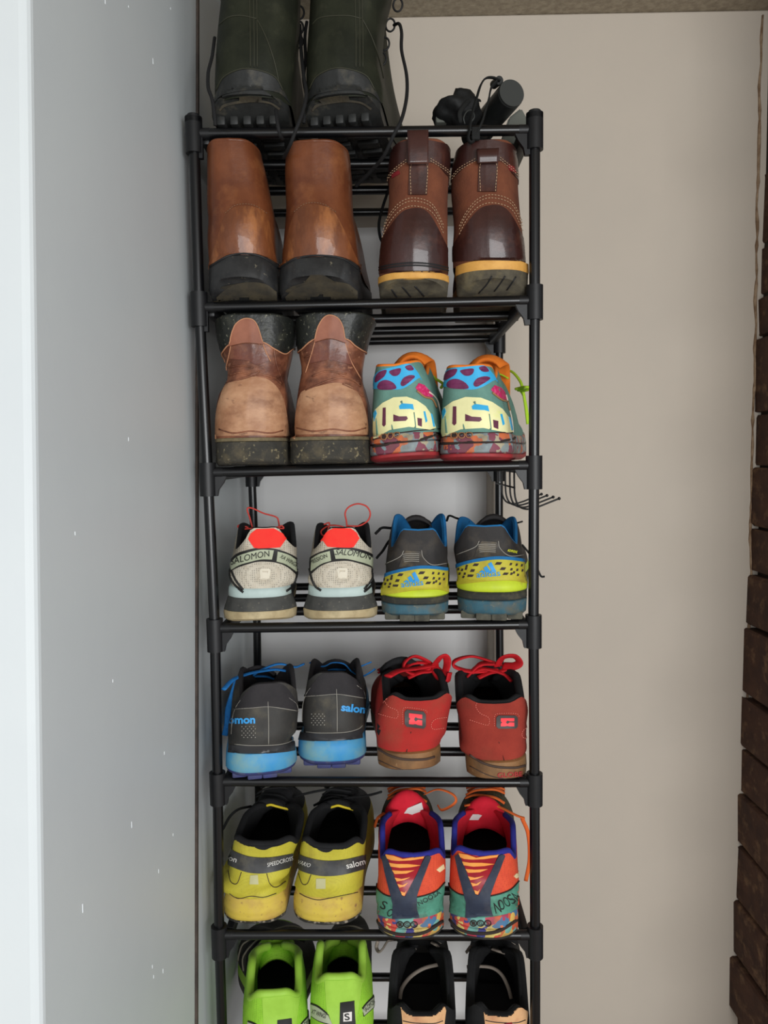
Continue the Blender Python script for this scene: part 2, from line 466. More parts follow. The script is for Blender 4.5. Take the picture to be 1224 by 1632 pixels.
class Shoe:
    def __init__(s, name, label, group, shelf, sole, edges, rim, Y0=None, yaw=0, pitch=0, roll=0, L=0.285, lift=0.0,
                 cat='shoe', mats=None, layers=None, yback=None, bend=0.006, open_s=0.47, wbk=1.22, spring=0.014, bev=0.0, bevk=0.45, vamp=None,
                 th=0.005, cup=0.0, hy=0.85, base_in=0.0, xoff=0.0):
        xl, xr, yb, yt = sole; xb = (xl+xr)/2
        zr = None
        P = on_y(xb, yb, Y0 if Y0 is not None else 0.0)
        z = rail_top(shelf, P.x) + lift + .0008
        if Y0 is None:
            q = on_z(xb, yb, z); Y0 = min(0.05, max(-0.07, q.y)); P = on_y(xb, yb, Y0)
        s.Y0 = Y0; s.xb = xb; s.zr = z
        p = R(pitch)
        loc = Vector((P.x, Y0, z + max(0.0, -Y0)*math.sin(p) + abs(math.sin(R(roll)))*0.03))
        s.M = Matrix.Translation(loc) @ Matrix.Rotation(-R(yaw), 4, 'Z') @ Matrix.Rotation(-p, 4, 'X') @ Matrix.Rotation(R(roll), 4, 'Y')
        for _ in range(3):                      # centre the heel, as seen, on its middle column
            q = proj(s.M @ Vector((0, 0.035, 0))); loc.x += (xb-q[0])*q[2]/FPX; s.M.translation = loc
        s.Mi = s.M.inverted()
        s.root = empty(name, loc, label, cat, group); s.root.matrix_world = s.M
        s.co = s.Mi @ CAM
        K = (Y0 + 0.035 - CAM.y)/FPX*1.0; s.K = K
        dy_b = yb
        def zpx(py, yl):                      # local height seen at image row py, at local depth yl
            a, b = 0.0, 0.12
            fa, fb = proj(s.M @ Vector((0, yl, a)))[1]-py, proj(s.M @ Vector((0, yl, b)))[1]-py
            for _ in range(6):
                if abs(fb-fa) < 1e-9: break
                a, b, fa = b, b-fb*(b-a)/(fb-fa), fb
                fb = proj(s.M @ Vector((0, yl, b)))[1]-py
            return b
        s.zpx = zpx
        wh = (xr-xl)/2*K; s.wh = wh
        z0 = zpx(yt, 0.0); s.z0 = z0
        s.L = L; s.spring = spring
        ww, wb = wh*0.93, wh*wbk
        def spr(y): return spring*sstep(0.62*L, 1.05*L, y)
        s.bend = bend
        def bx(y): return bend*(max(0, y)/L)**2
        ol = outline(wh, wh*hy, L, ww, wb); s.nrm = ring_normals(ol); s.ol = ol
        mats = mats or {}; s.mats = mats
        base = []
        # --- sole layers: (name, material, [(height fraction of the sole, outward offset in metres)])
        for nm, mt, rings in layers:
            rows = []
            for (fz, off) in rings:
                row = []
                for (k, sg) in LOOP:
                    sv, x, y = ol[k]; nx, ny = s.nrm[k]
                    zz = fz*z0
                    if bev and fz < bevk:
                        zz += bev*max(0.0, 1-y/0.045)**2*(1-fz/bevk)
                    row.append(Vector((sg*(x+nx*off)+bx(y), y+ny*off, zz + spr(y))))
                rows.append(row)
            V, Fc = loft(rows, True, True)
            base.append((V, Fc))
            obj(nm, V, Fc, mt, s.root, sharp=50)
        # --- upper
        tab = []
        zr0 = zpx(edges[-1][0], 0.035)
        for (py, a, b) in edges:
            zz = zpx(py, 0.035); q = proj(s.M @ Vector((0, 0.035, zz))); kk = q[2]/FPX
            tab.append(((zz-z0)/(zr0-z0), (b-a)/2*kk, ((a+b)/2-q[0])*kk))
        tab[0] = (0.0,) + tab[0][1:]; tab[-1] = (1.0,) + tab[-1][1:]
        W = lambda v: hermite(tab, v)
        yback = yback or [(0, 0.004), (0.25, 0.0), (0.65, 0.009), (1.0, 0.008)]
        w0 = W(0)[0] - base_in; w1 = W(1)[0]; s.w1 = w1
        ub = outline(w0, w0*hy, L-0.008, min(ww, w0), wb*min(1.0, w0/wh), yback[0][1])
        rt = []
        for r_ in rim:
            zz = (rt[0][3] + (r_[4] if len(r_) > 4 else 0)) if r_[3] is None else r_[3] if abs(r_[3]) < 2 else zpx(r_[3], r_[2])
            rt.append((r_[0], r_[1]*w1, r_[2], zz))
        s.rt = rt; s.open_s = open_s
        yb0, yb1 = hermite(yback, 0)[0], hermite(yback, 1)[0]
        def P3(k, sg, v, inn=0.0):
            sv, x, y = ub[k]
            xt, yt_, zt = hermite(rt, sv)
            f = sstep(0.30, 0.56, sv)
            hv = (1-f)*v + f*(1-math.cos(v*math.pi/2)); zv = (1-f)*v + f*math.sin(v*math.pi/2)
            w_, c_ = W(v)
            ratio = (w_/((1-v)*W(0)[0] + v*w1))**(1-0.35*f)
            X = ((1-hv)*x + hv*xt)*ratio
            Y = (1-hv)*y + hv*yt_
            hb = max(0.0, 1-sv/0.22)
            Y += (hermite(yback, v)[0] - ((1-v)*yb0 + v*yb1))*hb
            zb = z0 - 0.0015 + spr(y)
            Z = (1-zv)*zb + zv*max(zt, zb+0.004)
            cfall = 1-sstep(0.35, 0.8, sv)*0.8
            if inn:
                nx, ny = s.nrm[k]
                X = max(0.0, X-nx*inn); Y = Y-ny*inn
                if sv > open_s: Z -= inn*0.8
            return Vector((sg*X + c_*cfall + bx(Y), Y, Z))
        s.P3 = P3
        rows = [[P3(k, sg, j/NV) for (k, sg) in LOOP] for j in range(NV+1)]
        V, Fc = loft(rows)
        o = NV*NL                                  # close the vamp over the ridge
        for k in range(NH):
            if ub[k][0] >= open_s:
                a, b = o+k, o+k+1; c, d = o+(NL-k-1 if k+1 < NH else NH), o+((NL-k) % NL)
                q = []
                for v in (a, b, c, d):
                    if v not in q: q.append(v)
                if len(q) >= 3: Fc.append(tuple(q))
        base.append((V, Fc))
        s.upper = obj('upper', V, Fc, mats['upper'], s.root)
        if vamp:                                  # front of the shoe in another cloth
            me = s.upper.data; me.materials.append(vamp[0])
            for p_ in me.polygons:
                ii = list(p_.vertices); j_ = min(i // NL for i in ii)
                kk = min(LOOP[i % NL][0] for i in ii)
                if ub[kk][0] >= vamp[1] - (vamp[3] if len(vamp) > 3 else 0)*(j_/NV) and j_ >= vamp[2]*NV: p_.material_index = 1
        # --- lining and insole
        rows = [rows[-1]]
        for v, inn in ((1.0, th*0.45), (0.985, th), (0.9, th*1.1), (0.7, th), (0.5, th), (0.3, th), (0.16, th+0.001)):
            rr = [P3(k, sg, v, inn) for (k, sg) in LOOP]
            if v == 1.0: rr = [p_+Vector((0, 0, 0.0012)) for p_ in rr]
            rows.append(rr)
        V2, F2 = loft(rows)
        obj('lining', V2, F2, mats['lining'], s.root)
        V3, F3 = loft([rows[-1]], True)
        obj('insole', V3, F3, mats.get('insole', mats['lining']), s.root)
        # --- ray target and stadium path around the heel for panels
        s.bvh = BVHTree.FromPolygons(*[list(q) for q in merge(base)])
        s.Rs = wh; s.yc = wh*0.9
        hz = 0.55*zr0
        s.cpx = xb + (W(0.5)[1])/K
        s.cpy = yb + (edges[-1][0]-yb)*0.5
    # panels -------------------------------------------------------
    def _hit(s, px, py):
        d = (s.Mi.to_3x3() @ ray(px, py)).normalized()
        h = s.bvh.ray_cast(s.co, d)
        if h[0] is None: return None
        p = h[0]
        if p.y > s.yc*2.6: return None
        n = h[1] if h[1].dot(d) < 0 else -h[1]
        c = Vector((0, min(p.y, s.yc), 0))
        if n.x*(p.x-c.x) + n.y*(p.y-c.y) < -0.15*s.Rs: return None      # the inside of the opening
        return p
    def px2az(s, px, py):
        h = s._hit(px, py); over = 0.0
        if h is None:
            h0 = None; x = px
            for t in range(13):                      # straight towards the middle column first
                x = px + (s.cpx-px)*t/12
                h0 = s._hit(x, py)
                if h0 is not None: break
            if h0 is not None:
                a, b, h = x, px, h0
                for t in range(14):
                    mid = (a+b)/2; q = s._hit(mid, py)
                    if q is not None: a, h = mid, q
                    else: b = mid
                over = px-a
                if abs(a-s.cpx) < 0.6*s.wh/s.K:
                    h0 = None; over = 0.0            # a dip in the rim, not the outline
            if h0 is None:                           # above the rim: down to its edge
                h = None
                for t in range(13):
                    x = px + (s.cpx-px)*t/12; prev = py
                    for u in range(1, 15):
                        yy = py + u*2.5
                        h = s._hit(x, yy)
                        if h is not None: break
                        prev = yy
                    if h is not None: break
                if h is None: return (0.0, 0.05)
                a, b = yy, prev
                for t in range(12):
                    mid = (a+b)/2; q = s._hit(x, mid)
                    if q is not None: a, h = mid, q
                    else: b = mid
                over = px-x
        x, y, z = h
        if y > s.yc: a_ = math.copysign(s.Rs*math.pi/2 + (y-s.yc), x)
        else: a_ = s.Rs*math.atan2(x, s.yc-y)
        lim = s.Rs*math.pi/2 + 0.045
        return (max(-lim, min(lim, a_ + max(-9, min(9, over))*0.0011)), z)
    def az2p(s, a, z, off):
        lim = s.Rs*math.pi/2
        if abs(a) <= lim:
            t = a/s.Rs; n = Vector((math.sin(t), -math.cos(t), 0)); c = Vector((0, s.yc, z))
        else:
            sg = math.copysign(1, a); n = Vector((sg, 0, 0)); c = Vector((0, s.yc + abs(a)-lim, z))
        o = c + n*0.2
        h = s.bvh.ray_cast(o, -n)
        if h[0] is None or (h[0]-(c+n*s.Rs)).length > 0.035:
            h = s.bvh.find_nearest(c+n*s.Rs)
        nn = h[1]
        if nn.dot(n) < 0: nn = -nn
        nn = (nn + n*0.6).normalized()
        return h[0] + nn*off
    def _map(s, px, py, off): return s.az2p(*s.px2az(px, py), off)
    def sheet(s, name, material, bm, off, cut=4.0, parent=None, label=None, skirt=True):
        """a flat bmesh in pixel space laid on the shoe as a thin panel"""
        xs = [v.co.x for v in bm.verts]; ys = [v.co.y for v in bm.verts]
        for ax, lo, hi in ((0, min(xs), max(xs)), (1, min(ys), max(ys))):
            t = lo + cut
            while t < hi:
                co = Vector((t, 0, 0)) if ax == 0 else Vector((0, t, 0)); no = Vector((1, 0, 0)) if ax == 0 else Vector((0, 1, 0))
                bmesh.ops.bisect_plane(bm, geom=bm.verts[:]+bm.edges[:]+bm.faces[:], plane_co=co, plane_no=no, dist=1e-4)
                t += cut
        bmesh.ops.triangulate(bm, faces=[f for f in bm.faces if len(f.verts) > 4])
        if skirt:
            be = [e for e in bm.edges if len(e.link_faces) == 1]
            r = bmesh.ops.extrude_edge_only(bm, edges=be)
            low = {v for v in r['geom'] if isinstance(v, bmesh.types.BMVert)}
        else: low = set()
        for v in bm.verts:
            v.co = s._map(v.co.x, v.co.y, -0.0006 if v in low else off)
        bmesh.ops.recalc_face_normals(bm, faces=bm.faces)
        o = from_bm(name, bm, material, parent or s.root, sharp=45)
        if label: o['label'] = label
        return o
    def poly(s, name, material, pts, off=0.0007, sm=0, parent=None, label=None, cut=4.0):
        if sm: pts = spline(pts, sm, True)
        bm = bmesh.new()
        vs_ = [bm.verts.new((float(p[0]), float(p[1]), 0)) for p in pts]
        es = [bm.edges.new((vs_[i], vs_[(i+1) % len(vs_)])) for i in range(len(vs_))]
        bmesh.ops.triangle_fill(bm, edges=es, use_beauty=True)
        return s.sheet(name, material, bm, off, cut, parent, label)
    def band(s, name, material, top, bot, off=0.0007, parent=None, label=None, per=5, cut=4.0):
        t = spline(top, per); b = spline(bot, per)
        return s.poly(name, material, [tuple(p) for p in t] + [tuple(p) for p in b[::-1]], off, 0, parent, label, cut)
    def text(s, name, material, txt, p0, p1, h, off=0.0013, shear=0.0, bold=0.0, bend=0.0, parent=None, cut=3.5, label=None):
        cu = bpy.data.curves.new('t', 'FONT'); cu.body = txt; cu.size = 1.0; cu.shear = shear; cu.offset = bold; cu.resolution_u = 3
        ob = bpy.data.objects.new('t', cu); col.objects.link(ob)
        dg = bpy.context.evaluated_depsgraph_get(); me = bpy.data.meshes.new_from_object(ob.evaluated_get(dg))
        bm = bmesh.new(); bm.from_mesh(me)
        bpy.data.objects.remove(ob); bpy.data.curves.remove(cu); bpy.data.meshes.remove(me)
        bmesh.ops.remove_doubles(bm, verts=bm.verts, dist=1e-5)
        xs = [v.co.x for v in bm.verts]; ys = [v.co.y for v in bm.verts]
        x0, x1, y0, y1 = min(xs), max(xs), min(ys), max(ys)
        p0 = np.array(p0, float); p1 = np.array(p1, float); d = p1-p0; n = np.array([d[1], -d[0]])/np.linalg.norm(d)
        for v in bm.verts:
            u = (v.co.x-x0)/(x1-x0); w = (v.co.y-y0)/(y1-y0)
            q = p0 + d*u + n*h*w + np.array([0, -1])*bend*4*u*(1-u)
            v.co = (q[0], q[1], 0)
        return s.sheet(name, material, bm, off, cut, parent, label, skirt=False)
    def seam(s, name, material, pts, r=0.0006, off=0.0004, per=6, parent=None, flat=1.0, label=None):
        P = [s._map(p[0], p[1], off) for p in spline(pts, per)]
        v, f = tube_mesh(P, r, 6, flat)
        o = obj(name, v, f, material, parent or s.root)
        if label: o['label'] = label
        return o
    def stitch(s, material, lines, dash=5.0, gap=3.0, r=0.00055, off=0.0006, name='stitching', parent=None):
        parts = []
        for pts in lines:
            sp = spline(pts, 10); d = [0.0]
            for i in range(1, len(sp)): d.append(d[-1]+float(np.linalg.norm(sp[i]-sp[i-1])))
            def at(t): return (np.interp(t, d, [p[0] for p in sp]), np.interp(t, d, [p[1] for p in sp]))
            t = 0.0
            while t < d[-1]:
                a, b = at(t), at(min(d[-1], t+dash))
                parts.append(tube_mesh([s._map(a[0], a[1], off), s._map((a[0]+b[0])/2, (a[1]+b[1])/2, off*1.3), s._map(b[0], b[1], off)], r, 5))
                t += dash+gap
        v, f = merge(parts)
        return obj(name, v, f, material, parent or s.root)
    def dots(s, material, pts, r=1.5, off=0.0006, name='perforations', n=8, parent=None, sx=1.0):
        bm = bmesh.new()
        for (x, y) in pts:
            vs_ = [bm.verts.new((x+math.cos(2*math.pi*k/n)*r*sx, y+math.sin(2*math.pi*k/n)*r, 0)) for k in range(n)]
            bm.faces.new(vs_)
        for v in bm.verts: v.co = s._map(v.co.x, v.co.y, off)
        bmesh.ops.recalc_face_normals(bm, faces=bm.faces)
        return from_bm(name, bm, material, parent or s.root)
    # loose pieces -------------------------------------------------
    def loc(s, px, py, yl):                        # local point seen at a pixel, at local depth yl
        return s.Mi @ on_y(px, py, s.Y0 + yl)
    def lace(s, material, pts, r=0.0018, name='lace', flat=0.45, per=7, parent=None, up=None, label=None):
        o = tube(name, [s.loc(*p) for p in pts], r, material, parent or s.root, per, 8, flat, up=up)
        if label: o['label'] = label
        return o
    def collar(s, material, r=0.0045, s0=0.0, s1=None, name='collar', dz=0.0, inn=0.002):
        """padded roll along the opening's rim"""
        s1 = s1 or s.open_s
        ks = [k for k in range(NH+1) if s0 <= s.ol[k][0] <= s1]
        pts = [s.P3(k, 1, 1.0, inn)+Vector((0, 0, dz)) for k in ks[::-1]] + [s.P3(k, -1, 1.0, inn)+Vector((0, 0, dz)) for k in ks if k > 0]
        return tube(name, pts, r, material, s.root, 2, 10, 1.0, up=(0, 1, 0))
    def slab(s, name, material, rows, thick=0.004, label=None):
        """curved strip such as a tongue: rows of (y, z, half width, sag of the edges)"""
        V = []; n = 9; rows = spline(rows, 5); m_ = len(rows); Fc = []
        for lay in (0, 1):
            for i, (y, z, w, sag) in enumerate(rows):
                a = rows[min(i+1, m_-1)]; b = rows[max(i-1, 0)]
                t = Vector((0, a[0]-b[0], a[1]-b[1])).normalized(); nn = Vector((0, -t.z, t.y))
                for k in range(n):
                    u = -1+2*k/(n-1); wr = w
                    p = Vector((u*wr+s.bend*(y/s.L)**2, y, z - sag*u*u)) - nn*(thick*lay*(1-0.6*u**4))
                    V.append(p)
        for lay in (0, 1):
            o = lay*m_*n
            for i in range(m_-1):
                for k in range(n-1):
                    Fc.append((o+i*n+k, o+i*n+k+1, o+(i+1)*n+k+1, o+(i+1)*n+k))
        h = m_*n
        for i in range(m_-1):
            Fc.append((i*n, (i+1)*n, h+(i+1)*n, h+i*n)); Fc.append((i*n+n-1, (i+1)*n+n-1, h+(i+1)*n+n-1, h+i*n+n-1))
        for k in range(n-1):
            Fc.append((k, k+1, h+k+1, h+k)); e = (m_-1)*n; Fc.append((e+k, e+k+1, h+e+k+1, h+e+k))
        o = obj(name, V, Fc, material, s.root)
        if label: o['label'] = label
        return o
    def plate(s, name, material, pts, yl, thick=0.0008):
        """small flat label at a local depth, outline given by pixels"""
        P = [s.loc(x, y, yl) for x, y in pts]; n = len(P)
        V = P + [p + Vector((0, thick, 0)) for p in P]
        return obj(name, V, [tuple(range(n)), tuple(range(2*n-1, n-1, -1))] + [(i, n+i, n+(i+1) % n, (i+1) % n) for i in range(n)], material, s.root, smooth=False)
    def bars(s, material, y0, y1, n, half=0.02, r=0.0022, lift=0.003, flat=0.5, name='lace'):
        """laces crossing the vamp"""
        rowz = lambda y: max((hermite(s.rt, t/100)[2] for t in range(int(s.open_s*100), 101) if abs(hermite(s.rt, t/100)[1]-y) < 0.006), default=0.08)
        for k in range(n):
            y = y0+(y1-y0)*k/max(1, n-1); z = rowz(y)+lift; sg = 1 if k % 2 else -1
            b = s.bend*(y/s.L)**2
            pts = [(b-sg*half, y-0.004, z-0.008), (b-sg*half*0.55, y-0.002, z-0.0015), (b, y, z), (b+sg*half*0.55, y+0.004, z-0.0015), (b+sg*half, y+0.008, z-0.008)]
            tube(name, pts, r, material, s.root, 4, 8, flat)
LOW_RIDGE = [(.60, .14, .165, .088), (.72, .16, .195, .076), (.86, .14, .235, .062), (1.0, 0, .275, .036)]
def low_rim(c, side, dip, ear, front, yo=0.135, y0=0.008):
    """rim of a low shoe, in image rows: heel centre, heel corner, ankle dip, ear, front of the opening"""
    return [(0, 0, y0, c), (.06, .55, y0+.003, c+(side-c)*.4), (.13, .93, .028, side), (.24, 1.0, .062, dip), (.35, .93, .098, ear),
            (.43, .62, yo-.012, front), (.49, .26, yo, front+1)] + LOW_RIDGE
def boot_rim(c, side, front, z_mid, y1=0.12):
    return [(0, 0, .006, c), (.07, .6, .010, None), (.15, .97, .032, None, -.001), (.25, 1.0, .065, None, -.003), (.35, .82, .098, None, -.002), (.42, .4, y1-.004, None, -.001), (.46, .14, y1, None, -.001),
            (.52, .12, y1+.008, z_mid), (.60, .14, y1+.03, z_mid*.74), (.72, .18, .195, z_mid*.55), (.86, .16, .24, .07), (1.0, 0, .275, .042)]

# ================================================================== shoe materials
m_black_lin = mat('black lining', (22, 22, 24), (32, 32, 34), 40, rough=.9, k=1.0)
m_thread = mat('pale thread', (176, 146, 116), rough=.8)
m_thread_b = mat('brown thread', (120, 90, 66), rough=.8)
m_blk = mat('black rubber', (34, 34, 35), (26, 26, 27), 50, rough=.6, k=1.1)
m_worn = mat('dusty worn heel', (76, 68, 52), (50, 47, 41), 45, .35, .65, rough=.8, bump=.4, bscale=160, k=1.2)
m_cord = mat('black cord', (22, 22, 23), rough=.8, k=1.0)

# ================================================================== top shelf: green-black work boots
m_gb = mat('dark green black leather', (45, 47, 36), (34, 36, 28), 22, .38, .6, spec=.12, rough=.55, bump=.25, bscale=220, dirt=(66, 66, 52), dscale=30, dlo=.66, dhi=.9, k=1.15)
m_gr = mat('black boot rubber', (40, 41, 40), (31, 32, 31), 60, rough=.55, bump=.2, bscale=250, dirt=(92, 86, 72), dscale=50, dlo=.62, dhi=.9, k=1.15)
m_gseam = mat('olive seam', (54, 54, 40), rough=.6, k=1.1)
def work_boot(label, sole, edges, yaw, cupx, seamx, Y0, eyel):
    xl, xr, yb, yt = sole
    s = Shoe('work_boot', label, 'green-black work boots on the top shelf', 0, sole, edges,
             [(0, 0, .004, -95), (.07, .6, .008, -95), (.15, .97, .032, -92), (.25, 1, .065, -90), (.35, .85, .1, -95), (.42, .42, .122, -98), (.46, .15, .128, -98),
              (.52, .13, .134, ZS*0+.215), (.60, .15, .155, .150), (.72, .2, .20, .105), (.86, .18, .25, .082), (1, 0, .285, .05)],
             Y0=Y0, yaw=yaw, pitch=0, lift=.0058, L=.30, wbk=1.15, mats=dict(upper=m_gb, lining=m_black_lin), bev=.027, bevk=1.0,
             layers=[('outsole', m_gr, [(0, -.004), (.10, 0), (.95, 0), (1, -.002)])], base_in=.001, spring=.018, hy=.8)
    # rubber heel cup, sole underside grime, lugs and back seam
    a, b = cupx
    yc_ = 110 if b > 500 else 111
    s.band('heel_cup', m_gr, [(a-4, yt+14), (a+4, yc_+32), (a+16, yc_+12), ((a+b)/2-8, yc_), (b-24, yc_+11), (b-6, yc_+36), (b+2, yt+14)],
           [(a-4, yt+16), (a+14, yt+1), ((a+b)/2, yt-6), (b-16, yt-2), (b+4, yt+16)], off=.0012)
    s.seam('cup_edge', m_gseam, [(a+2, yc_+34), (a+16, yc_+11), ((a+b)/2-8, yc_-1), (b-24, yc_+10), (b-8, yc_+34)], .0007, .0018)
    for k in (-6, 0, 5):
        s.seam('back_seam', m_gseam, [(seamx+k, -70), (seamx+k, 0), (seamx+k+1, 60), (seamx+k+1, 107)], .0006, .0005)
    s.seam('side_seam', m_gseam, [(seamx+5, 30), (seamx+20, 60), (seamx+32, 95), (seamx+40, 130)], .0007, .0005)
    s.seam('ankle_seam', m_gseam, [(a+5, 40), (a+20, 28), (seamx-20, 25), (seamx+5, 30)], .0007, .0004)
    s.band('worn_edge', m_worn, [(a+6, yt+24), (a+16, yt+15), ((a+b)/2-4, yt+9), (b-30, yt+12), (b-12, yt+22)], [(a+8, yt+27), (a+18, yt+19), ((a+b)/2-4, yt+13), (b-30, yt+15), (b-14, yt+25)], off=.0018)
    n = 5
    for k in range(n):
        u = (k+.5)/n-.55; bm = bmesh.new(); x = u*s.wh*1.7
        add_box(bm, (x-.0050, .026, -.004), (x+.0050, .050, .0085), .002)
        from_bm('tread_lug', bm, m_gr, s.root)
    for k in range(7):
        y = .07+.028*k
        for sg in (-1, 1):
            bm = bmesh.new(); hw = s.wh*(.75 if y < .15 else 1.0); xx = s.bend*(y/.3)**2
            add_box(bm, (xx+sg*hw*.12 if sg > 0 else xx-hw*.92, y-.008, -.005+s.spring*sstep(.186, .315, y)), (xx+hw*.92 if sg > 0 else xx-hw*.12, y+.008, .004+s.spring*sstep(.186, .315, y)), .002)
            from_bm('tread_lug', bm, m_gr, s.root)
    s.bars(m_cord, .15, .205, 4, .026, .002)
    for (px, py, yl) in eyel:
        c = s.loc(px, py, yl)
        pts = [c + Vector((.006*math.cos(t*math.pi/4), 0, .008*math.sin(t*math.pi/4))) for t in range(8)]
        tube('lace_hook', pts, .0013, m_blk, s.root, 3, 6, closed=True)
    return s
wbL = work_boot('tall green-black leather work boot at the top left, nearer the grey wall', (342, 460, 203, 150),
                [(150, 342, 466), (184, 342, 462), (150, 342, 466), (110, 343, 470), (70, 345, 471), (40, 347, 473), (0, 351, 474), (-95, 356, 474)], 0, (344, 458), 404, -.030,
                [(477, 20, .10), (476, 44, .10), (475, 66, .10)])
wbR = work_boot('tall green-black leather work boot, right of its pair, side lacing hooks showing', (490, 607, 203, 150),
                [(150, 488, 612), (184, 489, 610), (150, 488, 612), (110, 487, 604), (80, 488, 602), (40, 490, 606), (0, 492, 618), (-95, 494, 622)], 9, (492, 604), 572, -.030,
                [(634, 8, .115), (622, 40, .115), (613, 70, .115), (608, 94, .115)])

# ================================================================== second shelf: brown pull-on boots
m_br = mat('brown waxed leather', (120, 68, 40), (98, 52, 31), 24, .38, .62, rough=.40, bump=.2, bscale=260, dirt=(150, 94, 56), dscale=26, dlo=.64, dhi=.88, coat=.15, spec=.3, k=1.05)
m_brs = mat('scuffed brown leather', (128, 74, 42), (98, 54, 30), 38, .36, .6, rough=.42, bump=.25, bscale=260, dirt=(176, 112, 62), dscale=42, dlo=.60, dhi=.80, stretch=(1, 1, .35), coat=.2, spec=.35, k=1.1)
m_stack = mat('black stacked heel', (46, 46, 46), (34, 34, 35), 70, rough=.42, bump=.2, bscale=200, dirt=(74, 70, 60), dscale=40, dlo=.66, dhi=.9, k=1.15, scuff=((112, 106, 90), 180, .62, .72))
m_brin = mat('tan leather lining', (130, 92, 62), rough=.8)
def pull_on(label, sole, edges, yaw, Y0, ycut, rimc, seam, roll=0):
    xl, xr, yb, yt = sole; xm = (xl+xr)/2
    s = Shoe('pull_on_boot', label, 'brown pull-on boots', 1, sole, edges, boot_rim(rimc, rimc+13, rimc+20, .165, .122), Y0=Y0, yaw=yaw, pitch=0, roll=roll, L=.29,
             mats=dict(upper=m_br, lining=m_brin), bev=.022, wbk=1.0, th=.003,
             layers=[('heel_stack', m_stack, [(0, -.002), (.2, .0005), (.95, -.001), (1, -.003)])], spring=.016)
    # scuffed heel counter below the ankle seam, and the worn crescent under the heel
    c0 = (edges[0][1]+edges[0][2])/2
    s.band('heel_counter', m_brs, [(xl-6, yt+24), (xl+8, yt-20), (xl+22, ycut+14), (xl+40, ycut), (xl+66, ycut), (xl+88, ycut+14), (xr-6, yt), (xr+8, yt+30)],
           [(xl-6, yt+20), (xl+20, yt+6), (xm, yt-2), (xr-20, yt+4), (xr+8, yt+22)], off=.0009)
    s.stitch(m_thread_b, [[(xl+22, ycut+10), (xl+40, ycut-3), (xl+66, ycut-3), (xl+88, ycut+10)]], 2.5, 2, .0004)
    s.band('worn_edge', m_worn, [(xl+8, yb-7), (xl+26, yb-22), (xm, yb-31), (xr-22, yb-29), (xr-3, yb-16)], [(xl+10, yb-1), (xm, yb+2), (xr-2, yb-1)], off=.0008)
    s.seam('welt_seam', m_blk, [(xl-2, yt+20), (xl+25, yt+4), (xm, yt-1), (xr-25, yt+5), (xr+2, yt+24)], .0012, .0004)
    s.collar(m_br, .0022, name='top_edge', inn=.0015)
    return s
poL = pull_on('brown pull-on boot with a scuffed heel, nearest the grey wall', (337, 443, 481, 405),
              [(405, 334, 440), (375, 332, 437), (350, 333, 436), (330, 331, 433), (300, 330, 427), (260, 330, 419), (236, 330, 412)], -2, -.030, 330, 222, (340, 420))
poR = pull_on('brown pull-on boot with light scratches, right of its pair beside dark brown suede boots', (447, 572, 480, 408),
              [(408, 449, 571), (375, 452, 566), (350, 454, 562), (330, 455, 559), (300, 454, 557), (265, 453, 556), (238, 455, 553)], 3, -.034, 328, 224, (480, 545))

